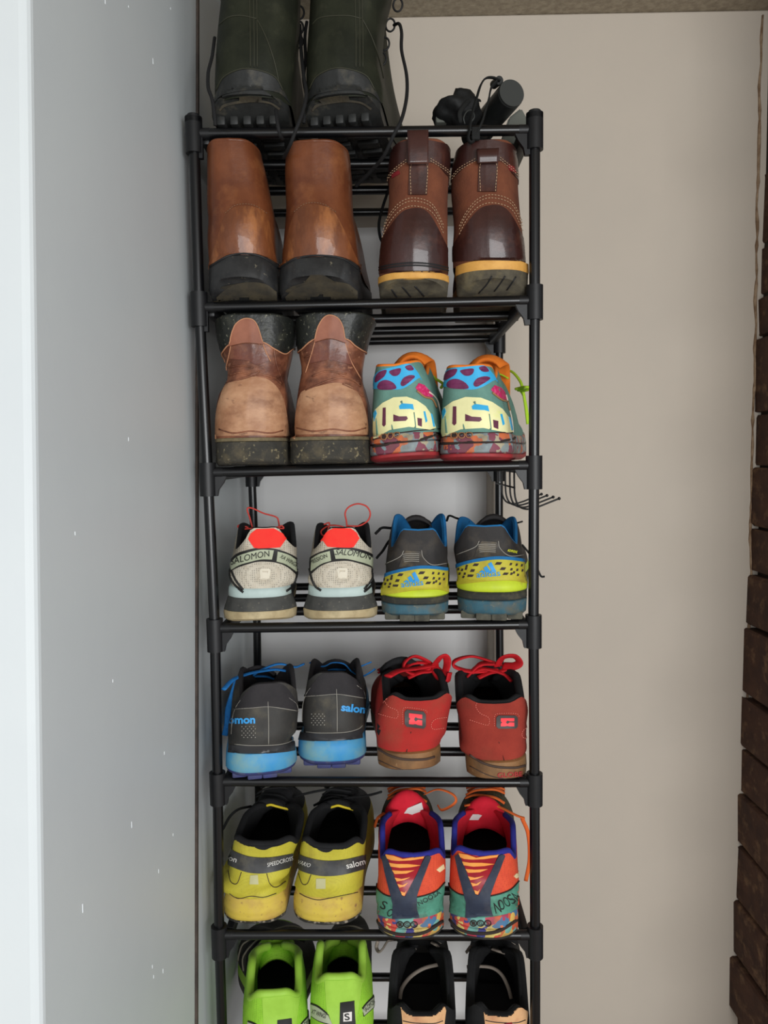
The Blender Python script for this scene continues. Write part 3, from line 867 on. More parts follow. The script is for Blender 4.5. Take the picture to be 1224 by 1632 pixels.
# ================================================================== second shelf: suede and leather boots
m_dkl = mat('oxblood leather', (64, 34, 29), (50, 26, 23), 22, rough=.36, bump=.15, bscale=260, dirt=(104, 62, 48), dscale=26, dlo=.64, dhi=.88, coat=.25, k=1.05)
m_sue = mat('rust brown suede', (116, 66, 43), (92, 50, 34), 30, .35, .65, rough=.95, bump=.5, bscale=400, k=1.2)
m_yel = mat('honey yellow midsole', (205, 154, 76), (186, 134, 62), 60, rough=.6)
m_lug = mat('dusty brown outsole', (82, 76, 62), (60, 55, 46), 70, rough=.85, bump=.3, bscale=200, dirt=(116, 104, 74), dscale=30, dlo=.58, dhi=.8)
m_redlbl = mat('red tag', (120, 28, 34), rough=.7)
def suede_boot(label, sole, ymid, edges, yaw, Y0, rimc, tabx, tabtop, ysh, yseat, grooves, roll=0, tabfold=False, lbl=None, pitch=0):
    xl, xr, yb, yt = sole; xm = (xl+xr)/2; fm = (yb-ymid)/(yb-yt)
    s = Shoe('suede_boot', label, 'brown suede boots with honey midsoles', 1, sole, edges, boot_rim(rimc, rimc+10, rimc+16, .165, .125), Y0=Y0, yaw=yaw, pitch=pitch, roll=roll, L=.29, wbk=1.1,
             mats=dict(upper=m_sue, lining=m_dkl), bev=.018, th=.004,
             layers=[('outsole', m_lug, [(0, -.002), (.12, 0), (fm, .001)]), ('midsole', m_yel, [(fm-.02, .0005), (fm+.03, .0018), (.97, .0014), (1, -.001)])], spring=.016)
    a, b = tabx
    el, er = edges[-1][1], edges[-1][2]
    # collar band, heel leather, back strap, pull tab
    s.band('collar_band', m_dkl, [(el-10, rimc+14), (el+8, rimc+8), ((a+b)/2, rimc+1), (er-8, rimc+8), (er+10, rimc+16)],
           [(el-12, ysh+34), (el+4, ysh+19), (a-8, ysh+2), (b+8, ysh+2), (er-6, ysh+20), (er+10, ysh+36)], off=.0012)
    s.band('heel_counter', m_dkl, [(xl-8, yseat+66), (xl+12, yseat+34), (xl+32, yseat+8), (xm-6, yseat), (xm+14, yseat), (xr-24, yseat+14), (xr-4, yseat+52), (xr+6, yseat+74)],
           [(xl-10, yt+4), (xm, yt+2), (xr+8, yt+4)], off=.0009)
    s.band('back_strap', m_dkl, [(a+2, ysh), (b, ysh)], [(a, yseat-22), (b-2, yseat-22)], off=.0022)
    s.stitch(m_thread, [[(a+4, yseat-22), (a+5, ysh+5), (b-3, ysh+5), (b-4, yseat-22)], ], 3.2, 2, .00045, .0026)
    s.stitch(m_thread, [[(el-6, ysh+30), (el+6, ysh+16), (a-3, ysh+1)], [(el-6, ysh+26), (el+6, ysh+12), (a-3, ysh-3)], [(b+3, ysh-1), (er-8, ysh+14), (er+4, ysh+26)], [(b+3, ysh-5), (er-8, ysh+10), (er+4, ysh+22)]], 2.6, 1.8, .00035, .0016)
    for dy in (-4, -12, -17):
        s.stitch(m_thread, [[(xl+4, yseat+50+dy), (xl+16, yseat+26+dy), (xl+34, yseat+6+dy), (xm+2, yseat+dy), (xr-24, yseat+10+dy), (xr-6, yseat+44+dy)]], 3, 2, .00038, .001)
    w = (b-a)/2*s.K; cx = s.loc((a+b)/2, ysh, .0).x
    zt = s.zpx(tabtop, -.004); zb = s.zpx(ysh+4, .0)
    yy = .003
    if tabfold: rows = [(yy-.004, zb, w, 0), (yy-.006, (zb+zt)/2, w, 0), (yy-.004, zt, w*1.05, 0), (yy+.002, zt+.002, w*1.05, 0), (yy+.004, zt-.012, w, 0)]
    else: rows = [(yy-.004, zb, w, 0), (yy-.005, (zb+zt)/2, w, 0), (yy-.003, zt, w*1.02, 0), (yy+.000, zt+.002, w*1.02, 0), (yy+.003, zt-.01, w, 0)]
    t = s.slab('pull_tab', m_dkl, rows, .0022); 
    for v in t.data.vertices: v.co.x += cx
    if not tabfold:
        for dy in (-4, -8): s.seam('welt_crease', m_blk, [(xl-2, yt+2+dy), (xl+25, yt-3+dy), (xm, yt-5+dy), (xr-25, yt-3+dy), (xr+2, yt+3+dy)], .0011, .0006)
    for g in grooves: s.seam('tread_groove', m_blk, g, .0011, -.0001, 4)
    if lbl: s.poly('side_tag', m_redlbl, lbl, .0013)
    return s
suL = suede_boot('brown suede boot with upright pull tab, standing left of its pair', (606, 712, 474, 432), 446,
                 [(430, 604, 713), (400, 606, 713), (370, 611, 713), (345, 617, 713), (320, 620, 713), (290, 620, 714), (260, 621, 716), (240, 624, 716)], 1, -.026, 221, (651, 682), 208, 258, 333,
                 [[(624, 461), (628, 467), (633, 474)], [(641, 457), (648, 465), (655, 473)], [(661, 456), (668, 463), (676, 472)]], lbl=[(625, 278), (636, 272), (638, 277), (626, 284)])
suR = suede_boot('brown suede boot with pull tab folded over, right of its pair against the post', (729, 838, 472, 413), 431,
                 [(412, 722, 837), (390, 722, 834), (360, 724, 830), (330, 722, 827), (300, 720, 825), (270, 722, 824), (245, 728, 821)], 4, -.012, 222, (762, 793), 236, 256, 328,
                 [[(784, 440), (775, 454), (763, 467)], [(805, 440), (797, 452), (788, 464)], [(822, 441), (815, 452), (808, 462)]], tabfold=True, lbl=[(808, 262), (818, 266), (822, 277), (812, 272)], pitch=0)

# ================================================================== third shelf: tan work boots
m_tan = mat('worn tan leather', (180, 138, 106), (152, 108, 78), 24, .36, .62, rough=.5, bump=.7, bscale=120, dirt=(118, 78, 56), dscale=26, dlo=.58, dhi=.80, scuff=((84, 54, 40), 50, .60, .72), stretch=(1, 1, 1.9))
m_tan2 = mat('reddish brown leather', (146, 94, 68), (92, 52, 38), 26, .40, .60, rough=.42, bump=.6, bscale=150, dirt=(62, 38, 30), dscale=30, dlo=.58, dhi=.78, scuff=((170, 120, 90), 60, .60, .72), stretch=(1, 1, 1.7))
m_tab = mat('smooth red brown leather', (142, 88, 66), (124, 74, 55), 40, rough=.5)
m_col = mat('cracked black padded leather', (38, 40, 36), (28, 29, 27), 30, rough=.42, bump=.9, bscale=160, dirt=(60, 60, 50), dscale=60, dlo=.62, dhi=.8, k=1.0, scuff=((128, 126, 108), 260, .60, .68))
m_tsole = mat('dusty dark boot sole', (66, 62, 54), (46, 45, 41), 40, .35, .65, rough=.8, bump=.35, bscale=180, dirt=(98, 88, 66), dscale=40, dlo=.60, dhi=.8, k=1.25, scuff=((148, 136, 104), 150, .57, .68))
m_welt = mat('dusty welt', (126, 112, 82), (84, 76, 58), 60, rough=.85, bump=.3, bscale=250, k=1.2)
m_pipe = mat('light leather edge', (176, 124, 92), rough=.6)
m_tandk = mat('dark polished leather', (104, 58, 44), (84, 46, 36), 40, .35, .65, rough=.36, bump=.3, bscale=200, dirt=(130, 84, 60), dscale=50, dlo=.6, dhi=.8, coat=.15)
def tan_boot(label, sole, edges, yaw, Y0, rimc, tab, heel, colr, wrinkle, edge2, patch, roll=0):
    xl, xr, yb, yt = sole; xm = (xl+xr)/2
    s = Shoe('tan_boot', label, 'worn tan work boots', 2, sole, edges, boot_rim(rimc, rimc+14, rimc+16, .165, .125), Y0=Y0, yaw=yaw, pitch=0, roll=roll, L=.29, wbk=1.05,
             mats=dict(upper=m_tan2, lining=m_col), bev=.005, th=.006, base_in=.001,
             layers=[('outsole', m_tsole, [(0, -.002), (.12, .0005), (.84, 0), (.86, -.0015)]), ('welt', m_welt, [(.85, -.003), (.87, .0008), (.98, 0), (1, -.004)])], spring=.016)
    s.band('collar_pad', m_col, colr[0], colr[1], off=.0018)
    s.band('heel_counter', m_tan, heel, [(xl-8, yt-2), (xm, yt-3), (xr+8, yt-2)], off=.0011)
    s.band('back_tab', m_tab, tab[0], tab[1], off=.0042)
    s.seam('tab_edge', m_pipe, tab[0], .0007, .0042)
    for e in edge2: s.seam('panel_edge', m_pipe, e, .0007, .0010)
    s.band('ankle_patch', m_tandk, *patch, off=.0016)
    bt = colr[1]; s.seam('collar_edge', m_pipe, bt, .0009, .0014)
    for w in wrinkle: s.seam('leather_crease', m_tan2, w, .0011, .0006)
    s.collar(m_col, .0030, inn=.004)
    return s
taL = tan_boot('worn tan boot with creased ankle, left of its pair on the third shelf', (347, 458, 739, 697),
               [(696, 343, 456), (678, 342, 458), (650, 344, 457), (630, 349, 456), (607, 362, 453), (590, 361, 456), (570, 354, 461), (545, 347, 465), (520, 344, 465)], -1, -.020, 502,
               ([(369, 549), (371, 535), (377, 518), (389, 509), (402, 510), (410, 520), (418, 546)], [(368, 552), (392, 547), (419, 549)]),
               [(344, 700), (345, 660), (352, 632), (362, 612), (385, 606), (412, 600), (436, 612), (452, 640), (460, 690)],
               ([(335, 505), (360, 497), (395, 494), (440, 499), (480, 505)], [(335, 576), (352, 566), (371, 547), (415, 545), (436, 556), (453, 564), (466, 556), (482, 556)]),
               [[(362, 610), (375, 607), (392, 602), (412, 596), (436, 602)], [(372, 550), (392, 546), (412, 548), (424, 566)], [(402, 598), (430, 603), (446, 600)], [(366, 598), (382, 594), (400, 597), (414, 592)], [(424, 598), (438, 603), (448, 612)], [(364, 586), (384, 583), (404, 586)], [(350, 684), (372, 690), (400, 687), (430, 690), (450, 686)], [(436, 556), (440, 580), (450, 610)]],
               [[(369, 549), (365, 570), (360, 590)], [(418, 546), (424, 562), (431, 576)]],
               ([(370, 552), (392, 548), (418, 551)], [(366, 572), (395, 575), (410, 582), (428, 574)]))
taR = tan_boot('worn tan boot with straight heel, right of its pair beside colourful runners', (464, 588, 739, 695),
               [(693, 470, 585), (676, 469, 587), (650, 471, 586), (620, 476, 578), (600, 480, 576), (575, 476, 580), (550, 474, 586), (528, 473, 596)], 1, -.020, 500,
               ([(503, 542), (508, 522), (516, 508), (526, 503), (538, 508), (545, 520), (549, 542)], [(502, 546), (526, 540), (550, 547)]),
               [(470, 700), (472, 660), (478, 632), (486, 622), (510, 615), (540, 610), (566, 622), (580, 650), (588, 690)],
               ([(462, 502), (490, 495), (528, 490), (570, 494), (606, 502)], [(462, 560), (478, 560), (504, 540), (549, 540), (566, 552), (584, 562), (606, 562)]),
               [[(488, 622), (506, 614), (526, 606), (548, 602), (574, 612)], [(504, 544), (526, 539), (548, 544)], [(498, 600), (520, 592), (552, 596)], [(545, 612), (565, 622), (578, 632)], [(540, 596), (560, 604), (574, 616)], [(486, 570), (508, 563), (530, 566)], [(474, 682), (500, 687), (530, 684), (560, 687), (582, 682)]],
               [[(503, 542), (496, 568), (488, 594)], [(549, 542), (557, 572), (574, 604)]],
               ([(503, 546), (526, 541), (549, 547)], [(494, 580), (524, 574), (560, 582)]))

# ================================================================== third shelf: colourful runners
m_teal = mat('grey teal upper', (98, 138, 126), (88, 126, 116), 60, rough=.75, bump=.25, bscale=900, btype='weave', k=1.3)
m_cream = mat('cream letter print', (232, 228, 172), (222, 218, 160), 30, rough=.5, dirt=(222, 232, 100), dscale=34, dlo=.68, dhi=.82, k=1.25)
m_purp = mat('plum print', (112, 42, 84), (90, 32, 68), 120, rough=.6, bump=.6, bscale=60, btype='ribs', k=1.3)
m_plum = mat('dark plum', (92, 42, 62), rough=.5, k=1.3)
m_sky = mat('bright blue print', (52, 166, 216), rough=.55, k=1.25)
m_orng = mat('orange lining', (234, 126, 38), (222, 110, 30), 50, rough=.85, bump=.2, bscale=900, k=1.25)
m_magn = mat('magenta mesh', (192, 32, 92), (214, 80, 130), 250, .5, .62, rough=.75, k=1.25)
m_camo1 = cells('camouflage midsole', [(128, 144, 148), (122, 138, 144), (204, 108, 66), (126, 64, 80), (136, 148, 148), (118, 60, 76), (130, 142, 146), (168, 158, 132)], 95, .65, dirt=(96, 78, 64), k=1.2)
m_redsole = mat('red outsole', (160, 46, 50), (142, 40, 44), 60, rough=.6, dirt=(110, 56, 50), dscale=50, dlo=.6, dhi=.8, k=1.2)
m_lime = mat('lime lace', (168, 206, 44), rough=.8, k=1.25)
m_dgroove = mat('dark groove', (52, 42, 38), rough=.9, k=1.1)
m_gold = mat('brown gold embossing', (150, 106, 70), rough=.5)
m_whitepp = mat('white piping', (206, 196, 180), rough=.6)
def tri_runner(label, sole, edges, rim, yaw, Y0, dx, dy, sc, roll, f, tongue, flip):
    """f maps points of the right-hand shoe of the pair onto this one"""
    xl, xr, yb, yt = sole; xm = (xl+xr)/2
    s = Shoe('running_shoe', label, 'teal and cream patterned running shoes', 2, sole, edges, rim, Y0=Y0, yaw=yaw, pitch=0, roll=roll, L=.28, wbk=.97,
             mats=dict(upper=m_teal, lining=m_orng), bev=.003, th=.005, base_in=.001,
             layers=[('outsole', m_redsole, [(0, -.004), (.10, .001), (.22, .001), (.25, -.001)]), ('midsole', m_camo1, [(.24, -.001), (.3, .0012), (.62, .001), (.66, -.003), (.70, .0005), (.95, -.001), (1, -.003)])])
    s.band('heel_collar', m_sky, f([(702, 612), (708, 594), (722, 587), (748, 584), (770, 582), (785, 596), (792, 608)]), f([(702, 616), (716, 617), (750, 621), (768, 617), (788, 606), (794, 610)]), .0009)
    for P in ([(709, 606), (710, 597), (717, 590), (729, 588), (726, 597), (717, 603)], [(734, 591), (745, 588), (755, 588), (754, 595), (748, 599), (740, 598)], [(763, 586), (772, 584), (778, 591), (775, 593), (768, 592)],
              [(713, 613), (718, 606), (729, 604), (742, 610), (747, 619), (732, 620), (717, 618)], [(755, 611), (761, 603), (773, 600), (780, 604), (764, 615), (757, 616)]):
        s.poly('collar_spot', m_purp, f(P), .0015, 4)
    s.seam('side_piping', m_whitepp, f([(806, 630), (814, 636), (822, 646), (826, 660), (834, 690)]), .0010, .0012)
    s.seam('side_piping', m_gold, f([(784, 626), (798, 637), (812, 642), (820, 656)]), .0012, .0012)
    s.poly('heel_print', m_cream, f([(704, 690), (705, 664), (708, 650), (722, 640), (742, 633), (766, 634), (784, 641), (800, 652), (812, 668), (819, 688), (808, 690), (770, 682), (735, 684), (706, 696)]), .0010, 0)
    for P in ([(723, 648), (728, 648), (728, 675), (725, 678), (722, 675)], [(742, 660), (752, 664), (766, 665), (768, 669), (764, 672), (742, 671)], [(785, 669), (793, 671), (793, 684), (786, 681)]):
        s.poly('letter_slot', m_plum, f(P), .0015)
    for P in ([(752, 648), (757, 644), (777, 647), (779, 656), (772, 654), (753, 653)], [(796, 660), (799, 660), (803, 676), (800, 678)], [(809, 664), (812, 666), (817, 686), (814, 686)], [(706, 655), (710, 650), (712, 656), (707, 668)]):
        s.poly('letter_accent', m_sky, f(P), .0015)
    for P in ([(740, 684), (739, 676), (741, 684)], [(755, 641), (758, 645), (757, 640)], [(712, 690), (711, 664), (714, 690)], [(779, 660), (782, 683), (780, 683)]):
        s.seam('letter_line', m_teal, f(P), .0006, .0014, 3)
    s.poly('side_mesh', m_magn, f([(782, 621), (788, 614), (798, 618), (812, 632), (814, 639), (800, 636), (788, 628)]), .0008)
    s.seam('midsole_groove', m_dgroove, f([(704, 708), (730, 707), (750, 704), (780, 706), (826, 698)]), .0016, .0006)
    s.seam('midsole_line', m_dgroove, f([(704, 697), (760, 690), (826, 690)]), .0007, .0006)
    for k, ch in enumerate('IGS'):
        c = (725+k*11.5, 694.5 - k*.6)
        p = f([(c[0]-5+2*math.cos(0), c[1])]); ring = [(c[0]+5*math.cos(a*math.pi/5), c[1]+4.6*math.sin(a*math.pi/5)) for a in range(11)]
        s.seam('emblem_ring', m_gold, f(ring), .0007, .0016, 2)
        a_, b_ = f([(c[0]-2.6, c[1]+2.6)])[0], f([(c[0]+2.6, c[1]+2.4)])[0]
        s.text('lettering', m_dgroove, ch, a_, b_, 5.0, .0022)
    s.collar(m_orng, .0026, 0.0, inn=.0025)
    s.slab('tongue', m_orng, [(.175, .072, .024, .003), (.155, s.zpx(tongue+26, .155), .027, .004), (.140, s.zpx(tongue+6, .140), .028, .006), (.130, s.zpx(tongue, .130), .025, .010), (.122, s.zpx(tongue+5, .122), .018, .010)], .006)
    s.bars(m_lime, .150, .20, 4, .026, .0024)
    return s
ident = lambda P: [(p[0], p[1]) for p in P]
nrim = [(0, 0, .010, 584), (.06, .55, .012, 583), (.13, .93, .03, 585), (.24, 1.0, .065, 604), (.35, .9, .10, 588), (.43, .55, .125, 590), (.49, .3, .14, 592), (.6, .3, .165, .075), (.72, .25, .195, .062), (.86, .2, .235, .052), (1, 0, .27, .034)]
noR = tri_runner('colourful teal running shoe with lime laces hanging out, next to the right post', (703, 815, 735, 690),
                 [(688, 703, 810), (670, 702, 808), (650, 703, 803), (630, 704, 798), (610, 706, 791), (594, 710, 785)], nrim, 15, -.022, 0, 0, 1, 0, ident,
                 572, False)
def fL(P): return [(594+(p[0]-703)*.86, p[1]-1 - (p[0]-760)*.085) for p in P]
noL = tri_runner('colourful teal running shoe tilted on its edge, beside a worn tan boot', (594, 697, 734, 690),
                 [(688, 595, 697), (670, 592, 695), (650, 592, 692), (630, 593, 688), (610, 594, 682), (594, 598, 674)],
                 [(0, 0, .010, 583), (.06, .55, .012, 581), (.13, .93, .03, 581), (.24, 1.0, .065, 602), (.35, .9, .10, 588), (.43, .55, .125, 590), (.49, .3, .14, 592)]+nrim[7:], 13, -.020, 0, 0, 1, -4, fL,
                 568, True)
noR.lace(m_lime, [(822, 620, .13), (830, 618, .12), (838, 617, .09), (846, 618, .10), (838, 622, .11), (826, 622, .13)], .0024, flat=.8)
noR.lace(m_lime, [(800, 592, .16), (815, 592, .15), (828, 606, .13), (833, 620, .12), (838, 650, .12), (841, 676, .12)], .0022, flat=.8)
noR.lace(m_lime, [(826, 618, .13), (835, 632, .12), (840, 655, .12), (842, 672, .12)], .0018, flat=.8)
noL.lace(m_lime, [(690, 602, .14), (698, 606, .13), (706, 612, .12), (703, 618, .11)], .0022, flat=.8)

# ================================================================== fourth shelf: pale mesh trail shoes
m_mesh = mat('off white knit mesh', (192, 184, 168), (178, 168, 150), 60, rough=.85, bump=.8, bscale=380, btype='weave', dirt=(140, 122, 96), dscale=30, dlo=.62, dhi=.85, k=1.35, holes=.75)
m_red = mat('bright red fabric', (236, 48, 36), (226, 40, 32), 80, rough=.75, k=1.35)
m_blkfab = mat('black fabric', (28, 28, 30), (36, 36, 38), 60, rough=.85, k=1.05, bump=.2, bscale=700)
m_bandg = mat('pale sage band', (168, 174, 148), (158, 164, 140), 30, rough=.5, k=1.3)
m_blkline = mat('black trim', (34, 33, 32), rough=.6, k=1.05)
m_pale = mat('pale blue grey foam', (176, 192, 188), (166, 182, 178), 30, rough=.55, dirt=(140, 138, 124), dscale=40, dlo=.6, dhi=.85, k=1.3)
m_grysole = mat('scuffed grey midsole', (76, 76, 73), (58, 58, 56), 30, rough=.75, bump=.3, bscale=200, dirt=(96, 92, 82), dscale=40, dlo=.62, dhi=.85, k=1.2, scuff=((128, 122, 108), 160, .6, .7))
m_tansole = mat('tan rubber', (186, 170, 134), (166, 148, 112), 30, rough=.7, dirt=(120, 104, 76), dscale=40, dlo=.6, dhi=.85, k=1.25)
m_redcord = mat('thin red cord', (206, 66, 56), rough=.6, k=1.2)
m_whitepr = mat('raised pale print', (206, 198, 180), rough=.6, k=1.3)
m_redlug = mat('red lug', (150, 50, 44), rough=.7)
def mesh_trail(label, sole, edges, rim, yaw, f, left, cord):
    xl, xr, yb, yt = sole; xm = (xl+xr)/2
    s = Shoe('trail_shoe', label, 'off-white mesh trail shoes', 3, sole, edges, rim, yaw=yaw, L=.285, wbk=1.0, bev=.004, th=.006, base_in=.002, Y0=-.014,
             mats=dict(upper=m_mesh, lining=m_blkfab),
             layers=[('outsole', m_tansole, [(0, -.006), (.08, -.001), (.28, 0), (.32, -.001)]), ('midsole', m_grysole, [(.28, -.003), (.34, -.0005), (.66, -.0055), (.72, -.0085)]), ('heel_foam', m_pale, [(.66, -.009), (.72, -.0065), (.95, -.0075), (1, -.010)])])
    s.poly('heel_tab', m_red, f([(396, 859), (400, 850), (409, 843), (436, 842), (450, 850), (456, 857), (446, 872), (438, 873), (412, 874), (405, 873)]), .0016)
    s.band('logo_band_trim', m_blkline, f([(364, 899), (376, 884), (396, 876), (415, 873), (440, 875), (462, 883), (474, 890)]), f([(366, 912), (378, 905), (396, 899), (415, 895), (440, 897), (458, 904), (474, 918)]), .0010)
    cut_ = 437
    s.band('logo_band', m_bandg, f([(368, 899), (380, 887), (398, 880), (416, 876), (cut_-1, 877)]), f([(370, 908), (382, 901), (398, 896), (416, 892), (cut_-4, 892)]), .0018)
    s.band('name_band', m_bandg, f([(442, 879), (458, 884), (470, 892)]), f([(440, 895), (455, 900), (471, 911)]), .0018)
    for pts in ([(364, 908), (370, 925), (380, 937), (388, 944)], [(474, 908), (470, 925), (464, 936), (456, 942)], [(368, 906), (376, 924), (388, 940)]):
        s.seam('side_trim', m_blkline, f(pts), .0016, .0006)
    tx = lambda p0, p1: (f([p0])[0], f([p1])[0])
    if left:
        s.text('lettering', m_blkline, 'SALOMON', (371, 901), (431, 887), 10, .0026, shear=.25, bend=1.5)
        s.text('lettering', m_blkline, 'XA WINGS', (444, 889), (469, 904), 6.5, .0026, shear=.2)
    else:
        a, b = (534, 885), (589, 893)
        s.text('lettering', m_blkline, 'SALOMON', a, b, 10, .0026, shear=.25, bend=2.5)
        s.text('lettering', m_blkline, 'MISSION', (498, 900), (524, 888), 6.5, .0026, shear=.2)
    for P in ([(414, 909), (416, 906), (429, 906), (431, 909), (429, 922), (425, 922), (427, 910), (418, 910), (419, 922), (415, 922)], [(418, 912), (426, 912), (427, 922), (418, 922)]):
        s.poly('heel_emblem', m_whitepr, f(P), .0008)
    s.seam('heel_emblem', m_whitepr, f([(412, 921), (420, 923), (432, 921)]), .0006, .0007)
    for sg in (-1, 1):                            # black inner collar flaps rising at both sides
        pass
    for c in cord: s.lace(m_redcord, c, .0011, flat=1.0, name='lace')
    s.slab('tongue', m_blkfab, [(.17, .070, .024, .004), (.15, .085, .026, .006), (.13, .094, .026, .008), (.118, .096, .022, .01)], .006)
    for k in range(4):
        bm = bmesh.new(); y = .05+.05*k
        for sg in (-1, 1):
            x = sg*s.wh*(.7 if y < .16 else .8)+s.bend*(y/s.L)**2
            add_box(bm, (x-.007, y-.008, -.0005+s.spring*sstep(.62*s.L, 1.05*s.L, y)), (x+.007, y+.008, .006+s.spring*sstep(.62*s.L, 1.05*s.L, y)), .001)
        from_bm('tread_lug', bm, m_redlug, s.root)
    return s
mrim = [(0, 0, .012, 842), (.045, .42, .013, 843), (.085, .62, .016, 858), (.12, .82, .026, 869), (.17, .97, .042, 874), (.21, 1.0, .055, 872), (.28, .98, .078, 852), (.35, .92, .10, 834), (.41, .72, .115, 836), (.48, .35, .128, 850)]+[(.6, .2, .16, .083)]+LOW_RIDGE[1:]
shift = lambda dx, dy, k=1.0, c=415: (lambda P: [(c+(p[0]-c)*k+dx, p[1]+dy) for p in P])
def mirror(c0, c1, dy, k=1.0): return lambda P: [(c1-(p[0]-c0)*k, p[1]+dy) for p in P]
mtL = mesh_trail('off-white mesh shoe with red heel tab and lace loop, left of its pair', (357, 474, 989, 937),
                 [(938, 371, 466), (925, 368, 471), (905, 365, 474), (885, 366, 473), (865, 370, 473), (850, 374, 472)], mrim, -8, ident, True,
                 [[(402, 840, .11), (398, 825, .11), (394, 811, .11), (402, 810, .11), (420, 818, .11), (440, 824, .11), (444, 832, .11), (445, 842, .10)],
                  [(444, 842, .10), (452, 842, .10), (449, 838, .10), (443, 840, .1), (425, 842, .1), (405, 842, .10), (385, 843, .1), (379, 839, .1), (384, 837, .1), (396, 841, .1)]])
mtR = mesh_trail('off-white mesh shoe with a round red lace loop, right of its pair', (483, 603, 985, 936),
                 [(936, 495, 588), (925, 491, 592), (905, 490, 594), (885, 491, 594), (865, 494, 594), (850, 498, 592)], mrim, -3, mirror(425, 543, -1), False,
                 [[(553, 842, .10), (552, 830, .10), (550, 818, .10), (556, 808, .10), (570, 803, .10), (584, 807, .10), (590, 818, .10), (586, 830, .10), (572, 838, .10), (553, 838, .10)],
                  [(553, 842, .10), (540, 838, .10), (524, 838, .10), (512, 846, .09), (514, 853, .09), (520, 851, .09), (525, 834, .09), (516, 836, .09)]])

# ================================================================== fourth shelf: black, yellow and blue trail runners
m_char = mat('charcoal upper', (44, 41, 40), (36, 34, 34), 40, rough=.7, bump=.15, bscale=400, dirt=(74, 66, 56), dscale=30, dlo=.6, dhi=.85, k=1.2)
m_charg = mat('charcoal overlay', (58, 54, 50), (44, 42, 40), 40, rough=.55, k=1.2, dirt=(96, 84, 64), dscale=50, dlo=.6, dhi=.8)
m_blu = mat('blue lining', (24, 104, 158), (22, 92, 142), 60, rough=.8, bump=.2, bscale=800, k=1.3)
m_ylw = mat('dull yellow foam', (186, 178, 54), (168, 156, 44), 40, rough=.6, dirt=(150, 124, 50), dscale=40, dlo=.6, dhi=.8, k=1.25)
m_limef = mat('lime yellow foam', (186, 204, 42), (174, 190, 48), 40, rough=.55, dirt=(150, 130, 60), dscale=40, dlo=.64, dhi=.85, k=1.25)
m_tealsole = mat('dirty blue green sole', (58, 98, 112), (46, 78, 92), 35, rough=.65, dirt=(96, 94, 80), dscale=45, dlo=.56, dhi=.75, k=1.15, scuff=((130, 124, 100), 160, .6, .7))
m_mudline = mat('muddy dark layer', (50, 50, 46), (92, 86, 64), 60, .52, .75, rough=.85, bump=.8, bscale=50, btype='ribs', k=1.15)
m_muddy = mat('muddy grey lug', (92, 90, 78), (62, 61, 54), 60, rough=.85, bump=.3, bscale=200, k=1.15)
m_azure = mat('azure logo', (42, 140, 205), rough=.5, k=1.3)
m_hole = mat('dark cutout', (58, 46, 44), rough=.8, k=1.0)
m_grey = mat('grey thread', (140, 136, 128), rough=.8)
m_brightyl = mat('yellow print', (200, 200, 50), rough=.6)
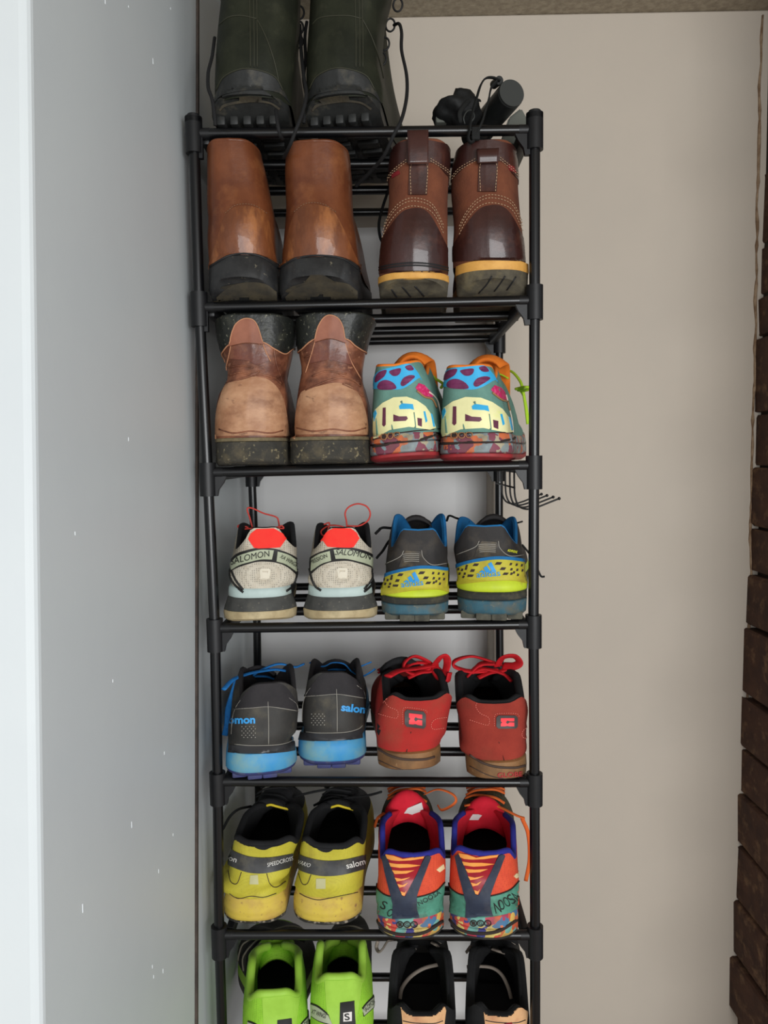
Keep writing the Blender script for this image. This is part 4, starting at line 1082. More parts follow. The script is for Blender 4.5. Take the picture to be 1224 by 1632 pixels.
def stripes_runner(label, sole, edges, rim, f, yaw, right, Y0=None):
    xl, xr, yb, yt = sole; xm = (xl+xr)/2
    s = Shoe('trail_shoe', label, 'black and yellow trail runners', 3, sole, edges, rim, yaw=yaw, L=.285, wbk=1.06, bev=.003, th=.006, base_in=.0005, Y0=-.016, lift=.0050,
             mats=dict(upper=m_char, lining=m_blu),
             layers=[('outsole', m_tealsole, [(0, -.005), (.10, 0), (.44, .001), (.47, -.001)]), ('muddy_layer', m_mudline, [(.46, -.001), (.50, .0012), (.66, .001), (.70, -.001)]), ('midsole', m_limef, [(.68, -.001), (.74, .0014), (.88, .001), (1, -.003)])])
    s.band('heel_clip', m_ylw, f([(726, 905), (745, 898), (775, 892), (810, 892), (838, 896)]), f([(726, 932), (745, 930), (785, 926), (820, 926), (840, 930)]), .0012)
    s.band('clip_edge', m_blu, f([(724, 900), (745, 894), (765, 890), (790, 887), (815, 888), (842, 892)]), f([(726, 906), (745, 899), (765, 895), (790, 892), (815, 893), (840, 897)]), .0016)
    holes = [(759, 900, 5, 2.2), (754, 909, 4, 2.2), (752, 917, 4, 2), (744, 906, 2.2, 2), (745, 902, 2, 2), (738, 908, 2, 2), (742, 914, 2, 2), (734, 914, 2, 2), (740, 919, 2, 2), (748, 917, 2, 2), (732, 907, 1.8, 2),
             (794, 898, 6, 2.2), (801, 906, 5, 2.2), (805, 914, 5, 2), (813, 899, 2.2, 2), (814, 907, 2.2, 2), (814, 914, 2.2, 2), (822, 900, 2, 2), (823, 908, 2, 2), (824, 916, 2, 2), (830, 901, 1.8, 2), (831, 909, 1.8, 2), (818, 912, 2, 2)]
    for (x, y, rx, ry) in holes:
        s.poly('clip_hole', m_hole, f([(x-rx, y+ry), (x-rx*.4, y-ry), (x+rx, y-ry*.8), (x+rx*.5, y+ry)]), .0016)
    for P in ([(764, 912), (769, 908), (773, 912), (771, 912)], [(771, 905), (776, 902), (783, 912), (775, 912)], [(778, 899), (783, 896), (791, 911), (784, 911)]):
        s.poly('logo_stripe', m_azure, f(P), .0022)
    a, b = f([(761, 920)])[0], f([(797, 917)])[0]
    s.text('lettering', m_azure, 'adidas', a, b, 9.5, .0024, bold=.004)
    s.poly('heel_patch', m_charg, f([(756, 888), (763, 868), (768, 862), (792, 864), (796, 872), (806, 884), (802, 888)]), .0009)
    for k in range(5): s.seam('patch_stitch', m_grey, f([(762+k*.6, 868+k*3), (775, 867+k*3), (790, 868+k*3)]), .00045, .0012)
    s.seam('overlay_seam', m_grey, f([(728, 884), (757, 872), (764, 862)]), .0005, .0006)
    s.seam('overlay_seam', m_grey, f([(794, 862), (797, 874), (812, 886), (838, 884)]), .0005, .0006)
    if right: s.text('lettering', m_brightyl, 'ADIPRENE', (808, 879), (823, 882), 4, .0010, bold=.02)
    s.slab('tongue', m_char, [(.17, .072, .024, .004), (.15, .092, .026, .006), (.13, .106, .027, .008), (.115, .112, .022, .011)], .007)
    s.collar(m_blu, .0020, 0.0, inn=.0025)
    n = 4
    for k in range(n):
        u = (k+.5)/n-.5; x = u*s.wh*1.8; bm = bmesh.new()
        add_box(bm, (x-.0095, .0035+.02*abs(u*2)**2, -.0045), (x+.0095, .03, .006), .002)
        from_bm('tread_lug', bm, m_muddy, s.root)
    for k in range(6):
        y = .06+.034*k; bm = bmesh.new()
        for sg in (-1, 1):
            x = sg*s.wh*.6+s.bend*(y/s.L)**2; zz = s.spring*sstep(.62*s.L, 1.05*s.L, y)
            add_box(bm, (x-.012, y-.010, -.0045+zz), (x+.012, y+.010, .004+zz), .0015)
        from_bm('tread_lug', bm, m_muddy, s.root)
    return s
arim = [(0, 0, .012, 840), (.045, .38, .013, 839), (.078, .58, .015, 840), (.112, .80, .024, 857), (.15, .95, .034, 866), (.19, 1.0, .046, 866), (.27, 1.0, .072, 842), (.33, .94, .090, 826), (.39, .74, .108, 828), (.46, .4, .125, 845)]+[(.6, .2, .16, .083)]+LOW_RIDGE[1:]
srR = stripes_runner('black and yellow trail runner with blue lining, next to the right post', (730, 838, 982, 926),
                     [(926, 730, 838), (910, 729, 836), (890, 727, 835), (870, 724, 832), (850, 722, 828), (838, 723, 824)], arim, ident, 9, True)
srL = stripes_runner('black and yellow trail runner with a grey lace trailing left, left of its pair', (609, 714, 986, 938),
                     [(938, 610, 713), (920, 612, 713), (900, 614, 713), (880, 614, 713), (860, 618, 713), (846, 622, 712)],
                     [(r[0], r[1], r[2], r[3]+(6 if r[0] < .16 else (-4 if .3 < r[0] < .4 else 2))) if r[3] > 2 else r for r in arim], lambda P: [(609+(p[0]-727)*.935, p[1]+15 - (p[0]-785)*.03) for p in P], 3, False)
srL.lace(m_cord, [(650, 838, .12), (630, 842, .12), (610, 841, .11), (603, 846, .10), (598, 851, .10)], .0022, flat=.8)
srL.lace(m_cord, [(640, 850, .13), (622, 860, .12), (610, 878, .10), (603, 886, .09), (600, 890, .09)], .0020, flat=.8)
srR.lace(m_cord, [(712, 830, .13), (716, 822, .12), (728, 826, .11), (742, 830, .11), (748, 832, .11)], .0018, flat=.8)
srR.lace(m_cord, [(800, 842, .13), (815, 836, .12), (826, 833, .11), (833, 831, .11)], .0013, flat=.9)
srR.lace(m_cord, [(832, 868, .12), (842, 880, .12), (850, 890, .13), (856, 905, .13), (862, 918, .13), (868, 919, .13)], .0018, flat=.8)

# ================================================================== fifth shelf: dark grey shoes with blue soles
m_dg = mat('dark grey upper', (54, 52, 49), (46, 45, 43), 40, rough=.65, bump=.15, bscale=500, dirt=(84, 78, 64), dscale=40, dlo=.62, dhi=.85, k=1.25)
m_dg2 = mat('dark plum grey collar', (46, 43, 45), (38, 36, 38), 60, rough=.8, k=1.15, bump=.2, bscale=700)
m_bsole = mat('bright blue midsole', (54, 138, 192), (88, 152, 180), 16, .40, .60, rough=.55, dirt=(130, 160, 150), dscale=24, dlo=.58, dhi=.78, k=1.25)
m_navy = mat('navy outsole', (54, 60, 112), (60, 62, 92), 50, rough=.6, dirt=(120, 118, 118), dscale=40, dlo=.62, dhi=.85, k=1.2)
m_blulace = mat('blue lace', (36, 126, 200), (28, 104, 176), 90, rough=.75, k=1.25, bump=.3, bscale=900)
m_glossb = mat('glossy dark strip', (52, 52, 54), rough=.35, k=1.15)
m_logob = mat('blue lettering', (58, 150, 214), rough=.5, k=1.3)
def grey_shoe(label, sole, edges, rim, yaw, f, Y0, txt, lift=0.0, pitch=0):
    xl, xr, yb, yt = sole; xm = (xl+xr)/2
    s = Shoe('trail_shoe', label, 'dark grey shoes with blue soles', 4, sole, edges, rim, yaw=yaw, L=.285, wbk=1.0, bev=.003, th=.006, base_in=.002, Y0=Y0, lift=lift+.0042, pitch=pitch,
             mats=dict(upper=m_dg, lining=m_dg2),
             layers=[('outsole', m_navy, [(0, -.006), (.12, -.001), (.20, 0), (.24, -.001)]), ('midsole', m_bsole, [(.2, -.001), (.28, .0012), (.7, .0005), (.96, -.002), (1, -.005)])])
    s.band('gloss_strip', m_glossb, f([(365, 1187), (385, 1188), (420, 1189), (450, 1187), (469, 1181)]), f([(364, 1199), (390, 1201), (420, 1201), (450, 1199), (470, 1196)]), .0011)
    s.band('heel_collar', m_dg2, f([(386, 1112), (405, 1092), (430, 1088), (452, 1092), (468, 1112), (474, 1130)]), f([(372, 1130), (400, 1128), (425, 1126), (450, 1128), (476, 1132)]), .0009)
    for pts in ([(372, 1130), (400, 1128), (427, 1126), (450, 1129), (474, 1133)], [(427, 1118), (428, 1150), (428, 1186)], [(374, 1186), (400, 1188), (440, 1187), (462, 1182), (470, 1176)], [(384, 1116), (376, 1128), (371, 1145), (369, 1170)], [(460, 1112), (472, 1122), (475, 1134)]):
        s.seam('panel_seam', m_grey, f(pts), .0005, .0005)
    tri = [(424, 1092), (412, 1112), (426, 1116), (440, 1112)]
    s.dots(m_grey, f([(386+6*i+ (3 if j % 2 else 0), 1158+3.4*j) for i in range(4) for j in range(6)]), .9, name='perforations', n=6)
    t, p0, p1, h, bd = txt
    s.text('lettering', m_logob, t, p0, p1, h, .0012, bold=.035, bend=bd)
    n = 4
    for k in range(n):
        u = (k+.5)/n-.5; x = u*s.wh*1.7; bm = bmesh.new()
        add_box(bm, (x-.0092, .007+.02*abs(u*2)**2, -.0030), (x+.0092, .03, .005), .002); from_bm('tread_lug', bm, m_navy, s.root)
    for k in range(6):
        y = .06+.034*k; bm = bmesh.new()
        for sg in (-1, 1):
            x = sg*s.wh*.55+s.bend*(y/s.L)**2; zz = s.spring*sstep(.62*s.L, 1.05*s.L, y)
            add_box(bm, (x-.012, y-.010, -.0035+zz), (x+.012, y+.010, .004+zz), .0015)
        from_bm('tread_lug', bm, m_navy, s.root)
    s.slab('tongue', m_dg2, [(.18, .070, .024, .004), (.155, .088, .026, .006), (.135, .100, .026, .008), (.12, .105, .022, .010)], .006)
    s.bars(m_blulace, .155, .21, 4, .028, .003)
    return s
grim = lambda c, ear, dip: [(0, 0, .012, c), (.06, .5, .013, c+1), (.12, .9, .025, c+12), (.19, 1.0, .05, dip), (.28, 1.0, .078, ear+16), (.35, .93, .10, ear), (.41, .66, .115, ear+10), (.47, .35, .128, ear+28)]+[(.6, .2, .16, .083)]+LOW_RIDGE[1:]
gsL = grey_shoe('dark grey shoe with blue sole and laces draped left, left of its pair', (361, 473, 1241, 1201),
                [(1201, 366, 470), (1185, 367, 472), (1160, 368, 474), (1135, 369, 476), (1115, 374, 476), (1095, 382, 474)], grim(1090, 1062, 1112), -12, ident, -.02,
                ('salomon', (347, 1154), (407, 1153), 13, 0))
gsR = grey_shoe('dark grey shoe with blue sole set further back, right of its pair', (476, 584, 1222, 1181),
                [(1181, 480, 581), (1165, 480, 581), (1140, 480, 582), (1115, 481, 581), (1095, 484, 578), (1075, 488, 572)], grim(1072, 1050, 1090), -1, lambda P: [(479+(p[0]-367)*.955, p[1]-20) for p in P], .012,
                ('salomon', (543, 1133), (604, 1140), 13, 0))
def bow(s, m, pts, r=.0042, flat=.35): s.lace(m, pts, r, flat=flat)
for pts in ([(356, 1099, .05), (372, 1083, .07), (395, 1074, .09), (420, 1069, .10), (440, 1067, .11), (456, 1069, .11)],
            [(404, 1076, .11), (420, 1066, .11), (445, 1058, .11), (470, 1063, .12), (480, 1060, .12), (485, 1058, .12)],
            [(378, 1085, .09), (370, 1110, .09), (364, 1130, .1), (362, 1155, .1), (358, 1172, .1)]):
    bow(gsL, m_blulace, pts)
for pts in ([(494, 1056, .12), (515, 1062, .11), (530, 1056, .11), (548, 1058, .11), (560, 1070, .11)],
            [(566, 1066, .11), (580, 1060, .10), (592, 1055, .10)], [(560, 1070, .11), (575, 1078, .11), (588, 1073, .1), (598, 1066, .10)]):
    bow(gsR, m_blulace, pts, .0028)

# ================================================================== fifth shelf: red skate shoes
m_rs = mat('red suede', (186, 44, 40), (164, 46, 40), 24, .38, .66, rough=.95, bump=.4, bscale=500, dirt=(150, 70, 52), dscale=16, dlo=.6, dhi=.85, k=1.05)
m_rs2 = mat('faded red suede', (160, 58, 44), (142, 48, 38), 24, .38, .66, rough=.95, bump=.4, bscale=500, dirt=(120, 56, 40), dscale=20, dlo=.6, dhi=.85, k=1.05)
m_redlace = mat('red flat lace', (196, 22, 32), (172, 16, 26), 90, rough=.8, k=1.3, bump=.3, bscale=900)
m_gum = mat('worn gum sole', (142, 102, 62), (116, 80, 48), 30, rough=.55, dirt=(88, 66, 44), dscale=24, dlo=.54, dhi=.75, k=1.2, scuff=((168, 138, 100), 90, .62, .74))
m_gumline = mat('dark sole line', (70, 54, 46), rough=.7, k=1.1)
m_logog = mat('dark rubber badge', (58, 52, 50), rough=.5, k=1.1)
m_logor = mat('bright red badge mark', (230, 52, 62), rough=.5, k=1.3)
m_pinkth = mat('pinkish thread', (208, 110, 96), rough=.8)
m_solewr = mat('red sole lettering', (150, 40, 44), rough=.6)
def skate(label, sole, edges, rim, yaw, roll, m_up, badge, f, Y0, lift, right):
    xl, xr, yb, yt = sole
    s = Shoe('skate_shoe', label, 'red suede skate shoes', 4, sole, edges, rim, yaw=yaw, roll=roll, L=.28, wbk=1.04, bev=.003, th=.007, base_in=.0015, Y0=Y0, lift=lift, hy=.9,
             mats=dict(upper=m_up, lining=m_black_lin),
             layers=[('outsole', m_gum, [(0, -.003), (.1, 0), (.5, .0006), (.94, 0), (1, -.003)])])
    s.seam('sole_line', m_gumline, f([(603, 1193), (622, 1204), (645, 1210), (675, 1210), (692, 1206)]), .0016, .0003)
    s.seam('sole_line', m_gumline, f([(603, 1211), (630, 1223), (655, 1228), (695, 1226)]), .0006, .0003)
    x0, y0, x1, y1, sl = badge
    def bq(P): return [(x0+(x1-x0)*u, y0+(y1-y0)*v+sl*u) for u, v in P]
    bd = s.poly('badge', m_logog, bq([(.1, 0), (.9, 0), (1, .15), (1, .85), (.9, 1), (.1, 1), (0, .85), (0, .15)]), .0016)
    s.poly('badge_mark', m_logor, bq([(.2, .18), (.82, .18), (.82, .42), (.62, .42), (.5, .36), (.44, .5), (.5, .62), (.62, .5), (.82, .52), (.82, .82), (.62, .82), (.5, .78), (.4, .82), (.2, .82), (.2, .6), (.26, .5), (.2, .42)]), .0022, 0, bd and s.root, None, 3)
    s.stitch(m_pinkth, [[(x0-3, y1-4), (x0-3, y0+2), (x0+2, y0-3), (x1-2, y0-3+sl), (x1+3, y0+3+sl)]], 2, 1.6, .0004, .0007)
    for pts in ([(615, 1109), (613, 1116), (620, 1126), (633, 1132), (634, 1142), (628, 1144), (602, 1137)], [(712, 1143), (694, 1146), (687, 1154), (690, 1162), (708, 1160)]):
        s.stitch(m_pinkth, [f(pts)], 2.2, 1.4, .00045, .0006)
    s.slab('tongue', m_black_lin, [(.17, .068, .026, .003), (.15, .086, .028, .005), (.13, .10, .03, .007), (.115, .107, .026, .010)], .009)
    s.collar(m_black_lin, .0048, inn=.006, dz=-.002)
    s.bars(m_redlace, .15, .20, 4, .03, .0038, flat=.35)
    return s
krim = lambda c, ear, dip: [(0, 0, .012, c+6), (.05, .45, .013, c+4), (.10, .78, .02, c-5), (.14, .95, .03, dip), (.20, 1.0, .05, dip+6), (.28, 1.0, .075, ear+22), (.35, .95, .10, ear), (.41, .72, .118, ear-2), (.47, .4, .132, ear+8)]+[(.6, .24, .16, .088)]+LOW_RIDGE[1:]
skL = skate('bright red suede skate shoe with a hole in its side, left of its pair', (601, 702, 1232, 1200),
            [(1206, 600, 702), (1185, 598, 707), (1160, 598, 712), (1135, 600, 716), (1112, 606, 720), (1098, 612, 722)], krim(1112, 1072, 1112), -5, 0, m_rs, (645, 1130, 678, 1158, 4), ident, None, .012, False)
skR = skate('faded red suede skate shoe with lettering on its sole, next to the right post', (742, 838, 1247, 1214),
            [(1216, 740, 837), (1195, 737, 838), (1170, 735, 839), (1145, 733, 840), (1120, 730, 842), (1108, 728, 840)], krim(1116, 1072, 1116), 1, 0, m_rs2, (791, 1140, 824, 1161, 0), lambda P: [(748+(p[0]-602)*.98, p[1]+12+(p[0]-650)*.05) for p in P], None, 0, True)
skR.text('lettering', m_solewr, 'GLOBE', (793, 1239), (832, 1237), 8, .0012, bold=.02)
skL.poly('torn_hole', m_black_lin, [(602, 1153), (606, 1158), (603, 1162), (607, 1164), (604, 1172), (601, 1166), (602, 1160)], .0006)
for s, dx, dy in ((skL, 0, 0), (skR, 112, 0)):
    q = lambda P: [(x+dx, y+dy, z) for x, y, z in P]
    L1 = [[(688, 1060, .13), (678, 1052, .12), (660, 1046, .12), (646, 1054, .11), (644, 1066, .11), (660, 1074, .11), (680, 1066, .12), (692, 1060, .12)],
          [(692, 1060, .12), (702, 1048, .11), (710, 1046, .11), (713, 1056, .11), (709, 1072, .10), (702, 1078, .10), (694, 1068, .11), (692, 1060, .12)],
          [(692, 1060, .12), (660, 1066, .10), (636, 1069, .08), (618, 1078, .06)], [(692, 1062, .12), (706, 1076, .1), (713, 1086, .09), (717, 1072, .09)]]
    if dx: L1 = [[(688, 1060, .13), (670, 1054, .12), (640, 1046, .12), (615, 1052, .11), (612, 1062, .11), (640, 1070, .11), (680, 1066, .12)],
                 [(680, 1062, .12), (690, 1048, .11), (708, 1046, .11), (716, 1056, .11), (706, 1062, .11), (690, 1062, .12)], [(640, 1072, .11), (660, 1066, .11), (690, 1074, .11), (704, 1086, .1)], [(632, 1078, .11), (652, 1060, .11), (676, 1058, .11)]]
    L1 += [[(640+(6 if dx else 0), 1068, .115), (655, 1058, .12), (672, 1056, .125), (684, 1060, .125)], [(650, 1080, .105), (668, 1072, .11), (684, 1070, .115), (698, 1066, .115)]]
    for P in L1: bow(s, m_redlace, q(P), .0066, .3)

# ================================================================== sixth shelf: yellow trail shoes
m_yu = mat('yellow ripstop upper', (196, 186, 62), (184, 172, 50), 30, rough=.65, bump=.2, bscale=700, btype='weave', dirt=(150, 128, 60), dscale=22, dlo=.6, dhi=.85, k=1.2, holes=.35)
m_ys = mat('dusty yellow sole', (206, 180, 72), (196, 164, 90), 24, .4, .7, rough=.7, dirt=(166, 120, 76), dscale=26, dlo=.56, dhi=.8, scuff=((140, 100, 70), 110, .58, .70), bump=.35, bscale=38, btype='ribs', k=1.2)
m_ybrt = mat('bright yellow trim', (226, 200, 48), rough=.7, k=1.25)
m_dband = mat('dark grey rubber band', (66, 66, 67), (54, 54, 55), 40, rough=.5, dirt=(96, 92, 80), dscale=50, dlo=.62, dhi=.85, k=1.2)
m_wht = mat('white print', (206, 204, 198), rough=.6, k=1.3)
m_gravel = mat('dirty black outsole', (50, 48, 45), (158, 148, 132), 130, .5, .6, rough=.9, bump=.5, bscale=150, k=1.1)
m_insole_d = mat('dark insole', (30, 30, 32), rough=.9, k=1.0)
m_silver = mat('reflective grey mark', (178, 174, 130), rough=.5)
def yellow_shoe(label, sole, edges, rim, yaw, Y0, band, seams, mark, tabs, words):
    xl, xr, yb, yt = sole
    s = Shoe('trail_shoe', label, 'yellow trail shoes', 5, sole, edges, rim, yaw=yaw, L=.285, wbk=1.03, bev=.004, th=.006, base_in=.001, Y0=Y0, lift=.001, vamp=(m_blkfab, .46, .3, .06),
             mats=dict(upper=m_yu, lining=m_black_lin),
             layers=[('outsole', m_gravel, [(0, -.004), (.1, 0), (.17, .0004), (.19, -.001)]), ('midsole', m_ys, [(.17, -.001), (.22, .0006), (.6, .0004), (.92, -.003), (1, -.006)])])
    s.band('rubber_band', m_dband, band[0], band[1], .0014)
    for p in tabs: s.poly('collar_patch', m_black_lin if p[0] else m_ybrt, p[1], .0011, 3, cut=2.2)
    for p in seams: s.seam('panel_seam', m_gumline, p, .0005, .0004)
    s.poly('reflective_mark', m_silver, mark, .0009)
    for (t, a, b, h, sh) in words: s.text('lettering', m_wht, t, a, b, h, .0021, shear=sh, bold=.015 if h > 8 else 0)
    s.collar(m_black_lin, .0045, inn=.004)
    s.slab('tongue', m_black_lin, [(.185, .070, .024, .004), (.16, .088, .028, .006), (.14, .100, .029, .008), (.128, .104, .024, .010)], .008)
    t = tube('tongue_trim', [(x+.004, .127+abs(x)*.12, .1045-abs(x)*.32) for x in (-.025, -.016, -.008, 0, .008, .016, .025)], .0018, m_ybrt, s.root, 4, 6)
    s.bars(m_cord, .155, .21, 5, .026, .0022)
    return s
yrim = lambda c, dip, ear: [(0, 0, .010, c), (.05, .45, .011, c-2), (.10, .8, .02, dip), (.16, .97, .038, dip+2), (.25, 1.0, .068, dip-20), (.34, .92, .10, ear+10), (.41, .66, .122, ear), (.47, .36, .138, ear)]+[(.6, .24, .172, .108), (.72, .2, .20, .100), (.86, .16, .24, .078), (1.0, 0, .275, .042)]
ysL = yellow_shoe('yellow trail shoe with black collar, nearest the left posts', (358, 459, 1480, 1434),
                  [(1434, 359, 459), (1410, 362, 461), (1385, 364, 463), (1365, 366, 466), (1350, 368, 472), (1340, 370, 476)], yrim(1348, 1338, 1285), 2, None,
                  ([(364, 1350), (378, 1358), (400, 1365), (430, 1366), (466, 1360)], [(364, 1378), (380, 1385), (400, 1391), (425, 1391), (464, 1382)]),
                  [[(364, 1388), (368, 1405), (378, 1408), (385, 1390)], [(425, 1392), (430, 1408), (440, 1414), (455, 1405)], [(366, 1424), (380, 1432), (400, 1428), (420, 1430), (440, 1424)], [(424, 1366), (420, 1390)]],
                  [(399, 1395), (411, 1394), (412, 1409), (398, 1409)],
                  [(1, [(396, 1341), (416, 1346), (450, 1342), (444, 1346), (432, 1350), (422, 1354), (410, 1352), (402, 1346)])],
                  [('salomon', (340, 1364), (378, 1374), 9, 0), ('SPEEDCROSS', (426, 1381), (466, 1370), 6.5, .3)])
ysR = yellow_shoe('yellow trail shoe with white lettering on its dark band, right of its pair', (467, 579, 1482, 1432),
                  [(1432, 468, 579), (1410, 472, 580), (1385, 474, 580), (1365, 475, 580), (1350, 477, 581), (1342, 479, 581)], yrim(1352, 1340, 1285), 3, None,
                  ([(474, 1360), (490, 1366), (515, 1371), (545, 1370), (582, 1362)], [(474, 1384), (490, 1391), (515, 1396), (545, 1394), (580, 1385)]),
                  [[(476, 1392), (482, 1408), (490, 1408), (496, 1394)], [(478, 1424), (490, 1430), (510, 1434), (540, 1428), (570, 1422)], [(503, 1371), (505, 1395)]],
                  [(504, 1400), (519, 1400), (519, 1416), (504, 1416)],
                  [(1, [(496, 1332), (508, 1328), (530, 1326), (548, 1330), (540, 1342), (530, 1354), (520, 1358), (508, 1354), (500, 1344)])],
                  [('VARIO', (477, 1376), (495, 1382), 6.5, .3), ('salomon', (552, 1384), (594, 1374), 10, 0)])
for s, P in ((ysL, [(468, 1270, .16), (500, 1262, .16), (530, 1258, .16), (560, 1262, .16)]), (ysL, [(400, 1285, .14), (380, 1290, .12), (366, 1302, .11), (355, 1322, .10)]), (ysR, [(520, 1278, .15), (550, 1272, .15), (585, 1268, .14), (608, 1262, .13)]), (ysR, [(500, 1284, .15), (530, 1270, .15), (560, 1280, .15)])):
    s.lace(m_cord, P, .0022, flat=.8)
ysR.poly('collar_tag', m_ybrt, [(549, 1294), (556, 1294), (558, 1306), (551, 1308)], .001)

# ================================================================== sixth shelf: orange multicolour runners
m_or = mat('orange red mesh', (218, 80, 48), (204, 68, 44), 60, rough=.75, bump=.5, bscale=420, btype='weave', k=1.2, holes=.35)
m_strap = mat('navy grey strap', (46, 54, 72), (38, 44, 60), 40, rough=.6, dirt=(74, 74, 80), dscale=50, dlo=.6, dhi=.85, k=1.2)
m_flame = mat('pale orange flame', (244, 160, 78), (236, 146, 64), 40, rough=.45, k=1.25)
m_flamer = mat('glossy deep red', (158, 30, 42), (136, 24, 36), 40, rough=.3, k=1.25)
m_navyc = mat('royal blue collar', (38, 40, 132), (30, 32, 110), 60, rough=.85, k=1.25)
m_redlin = mat('red lining', (212, 28, 50), (196, 22, 42), 60, rough=.85, k=1.25)
m_mint = mat('mint print', (84, 148, 126), (72, 132, 112), 40, rough=.6, dirt=(60, 90, 74), dscale=50, dlo=.56, dhi=.75, k=1.2)
m_camo2 = cells('multicolour midsole', [(214, 84, 72), (232, 190, 96), (62, 66, 140), (196, 60, 84), (120, 178, 168), (222, 120, 70), (228, 204, 120), (70, 120, 160), (176, 60, 90), (214, 96, 60)], 75, .6, dirt=(92, 70, 60), k=1.0)
m_dkout = mat('dark grey outsole', (58, 54, 52), (46, 44, 43), 50, rough=.8, k=1.1)
m_label = mat('white label', (216, 210, 206), rough=.7, k=1.3)
m_tiger = mat('cream side mark', (226, 206, 160), rough=.5, k=1.25)
m_olv = mat('olive black mesh', (70, 68, 40), (48, 48, 34), 300, .45, .55, rough=.8, bump=.6, bscale=300, btype='weave', k=1.15)
m_orlace = mat('orange lace', (222, 104, 44), rough=.8, k=1.25)
def flame_runner(label, sole, edges, rim, yaw, f, Y0, right, tg, lab):
    xl, xr, yb, yt = sole
    s = Shoe('running_shoe', label, 'orange multicolour running shoes', 5, sole, edges, rim, yaw=yaw, L=.285, wbk=1.04, bev=.002, th=.006, base_in=.001, Y0=Y0, lift=.001, vamp=(m_olv, .5, .25, .04),
             mats=dict(upper=m_or, lining=m_redlin, insole=m_insole_d),
             layers=[('outsole', m_dkout, [(0, -.004), (.08, 0), (.14, .0004), (.16, -.001)]), ('midsole', m_camo2, [(.14, -.001), (.2, .0008), (.48, .0004), (.52, -.003), (.56, .001), (.92, -.001), (1, -.004)])])
    s.band('mint_panel', m_mint, f([(598, 1410), (606, 1420), (622, 1428), (660, 1430), (692, 1421), (708, 1406)]), f([(600, 1456), (625, 1464), (660, 1464), (690, 1458), (706, 1450)]), .0009)
    s.seam('panel_edge', m_blkline, f([(598, 1410), (606, 1420), (622, 1428), (660, 1430), (692, 1421), (708, 1406)]), .0008, .0010)
    s.poly('flame_panel', m_flamer, f([(615, 1361), (628, 1362), (642, 1367), (660, 1365), (677, 1360), (668, 1384), (650, 1420), (644, 1430), (638, 1420), (626, 1390)]), .0012)
    for P in ([(616, 1361), (628, 1363), (642, 1368), (660, 1365), (677, 1360), (674, 1367), (655, 1370), (636, 1371), (624, 1370), (617, 1367)],
              [(620, 1374), (632, 1376), (650, 1376), (670, 1378), (655, 1381), (638, 1382), (623, 1380)], [(626, 1386), (640, 1387), (660, 1386), (648, 1391), (630, 1392)],
              [(630, 1398), (640, 1400), (654, 1397), (644, 1402), (633, 1404)], [(634, 1408), (642, 1410), (651, 1405), (645, 1412), (637, 1414)], [(639, 1420), (645, 1422), (648, 1418), (645, 1427), (641, 1426)]):
        s.poly('flame', m_flame, f(P), .0018)
    s.poly('heel_strap', m_strap, f([(610, 1366), (616, 1362), (622, 1376), (628, 1392), (634, 1410), (641, 1427), (646, 1428), (654, 1412), (664, 1392), (672, 1374), (679, 1361), (686, 1365), (680, 1382), (672, 1404), (664, 1428), (664, 1446), (668, 1462), (626, 1464), (627, 1440), (622, 1420), (616, 1396)]), .0020)
    for k in range(9):
        a_, b_ = f([(634+k*2.6, 1462+(k % 2)*4)])[0], None
    a_, b_ = f([(634, 1480)])[0], f([(664, 1480)])[0]
    for k, ch in enumerate('IGS'):
        c = (638+k*11, 1473); ring = [(c[0]+5*math.cos(a*math.pi/5), c[1]+4.6*math.sin(a*math.pi/5)) for a in range(11)]
        s.seam('emblem_ring', m_dgroove, f(ring), .0006, .0012, 2)
        s.text('lettering', m_dgroove, ch, f([(c[0]-2.6, c[1]+2.6)])[0], f([(c[0]+2.6, c[1]+2.4)])[0], 5.0, .0012)
    s.seam('midsole_groove', m_dgroove, f([(601, 1468), (615, 1482), (640, 1489), (675, 1486), (705, 1468)]), .0022, .0002)
    s.poly('side_mark', m_tiger, f([(695, 1386), (706, 1377), (708, 1384), (700, 1390)]) if not right else f([(700, 1398), (708, 1390), (712, 1396), (704, 1402)]), .0010)
    if right:
        for k, (ch, x) in enumerate(zip('NOOSA', (672, 679, 689, 698, 706))):
            s.text('lettering', m_blkline, ch, f([(x, 1457-k*4.5)])[0], f([(x+9-k, 1455-k*5.5)])[0], 17, .0014)
    else:
        s.text('lettering', m_blkline, 'NOOSA', (668, 1443), (702, 1424), 7, .0014)
        for ch, x, y in (('S', 606, 1446), ('O', 616, 1458)): s.text('lettering', m_blkline, ch, (x, y), (x+8, y+4), 13, .0014)
    s.collar(m_navyc, .0038, 0, .40, inn=.003)
    s.slab('tongue', m_redlin, [(.19, .072, .026, .003), (.172, .088, .029, .004), (.162, s.zpx(1290, .162), .033, .010), (.154, s.zpx(tg+6, .154), .031, .018), (.150, s.zpx(tg, .150), .029, .021), (.146, s.zpx(tg+10, .146), .029, .019), (.142, s.zpx(tg+44, .142), .028, .014)], .005)
    s.plate('size_label', m_label, lab, .1385)
    s.bars(m_orlace, .165, .22, 4, .028, .003)
    return s
frim = lambda c, ear: [(0, 0, .010, c+5), (.05, .45, .011, c+2), (.09, .75, .018, c-3), (.14, .95, .03, c+6), (.20, 1.0, .05, c-4), (.28, 1.0, .075, c-42), (.35, .94, .10, ear+10), (.41, .7, .124, ear), (.47, .42, .142, ear-4)]+[(.6, .26, .178, .112), (.72, .22, .205, .106), (.86, .18, .24, .084), (1.0, 0, .275, .044)]
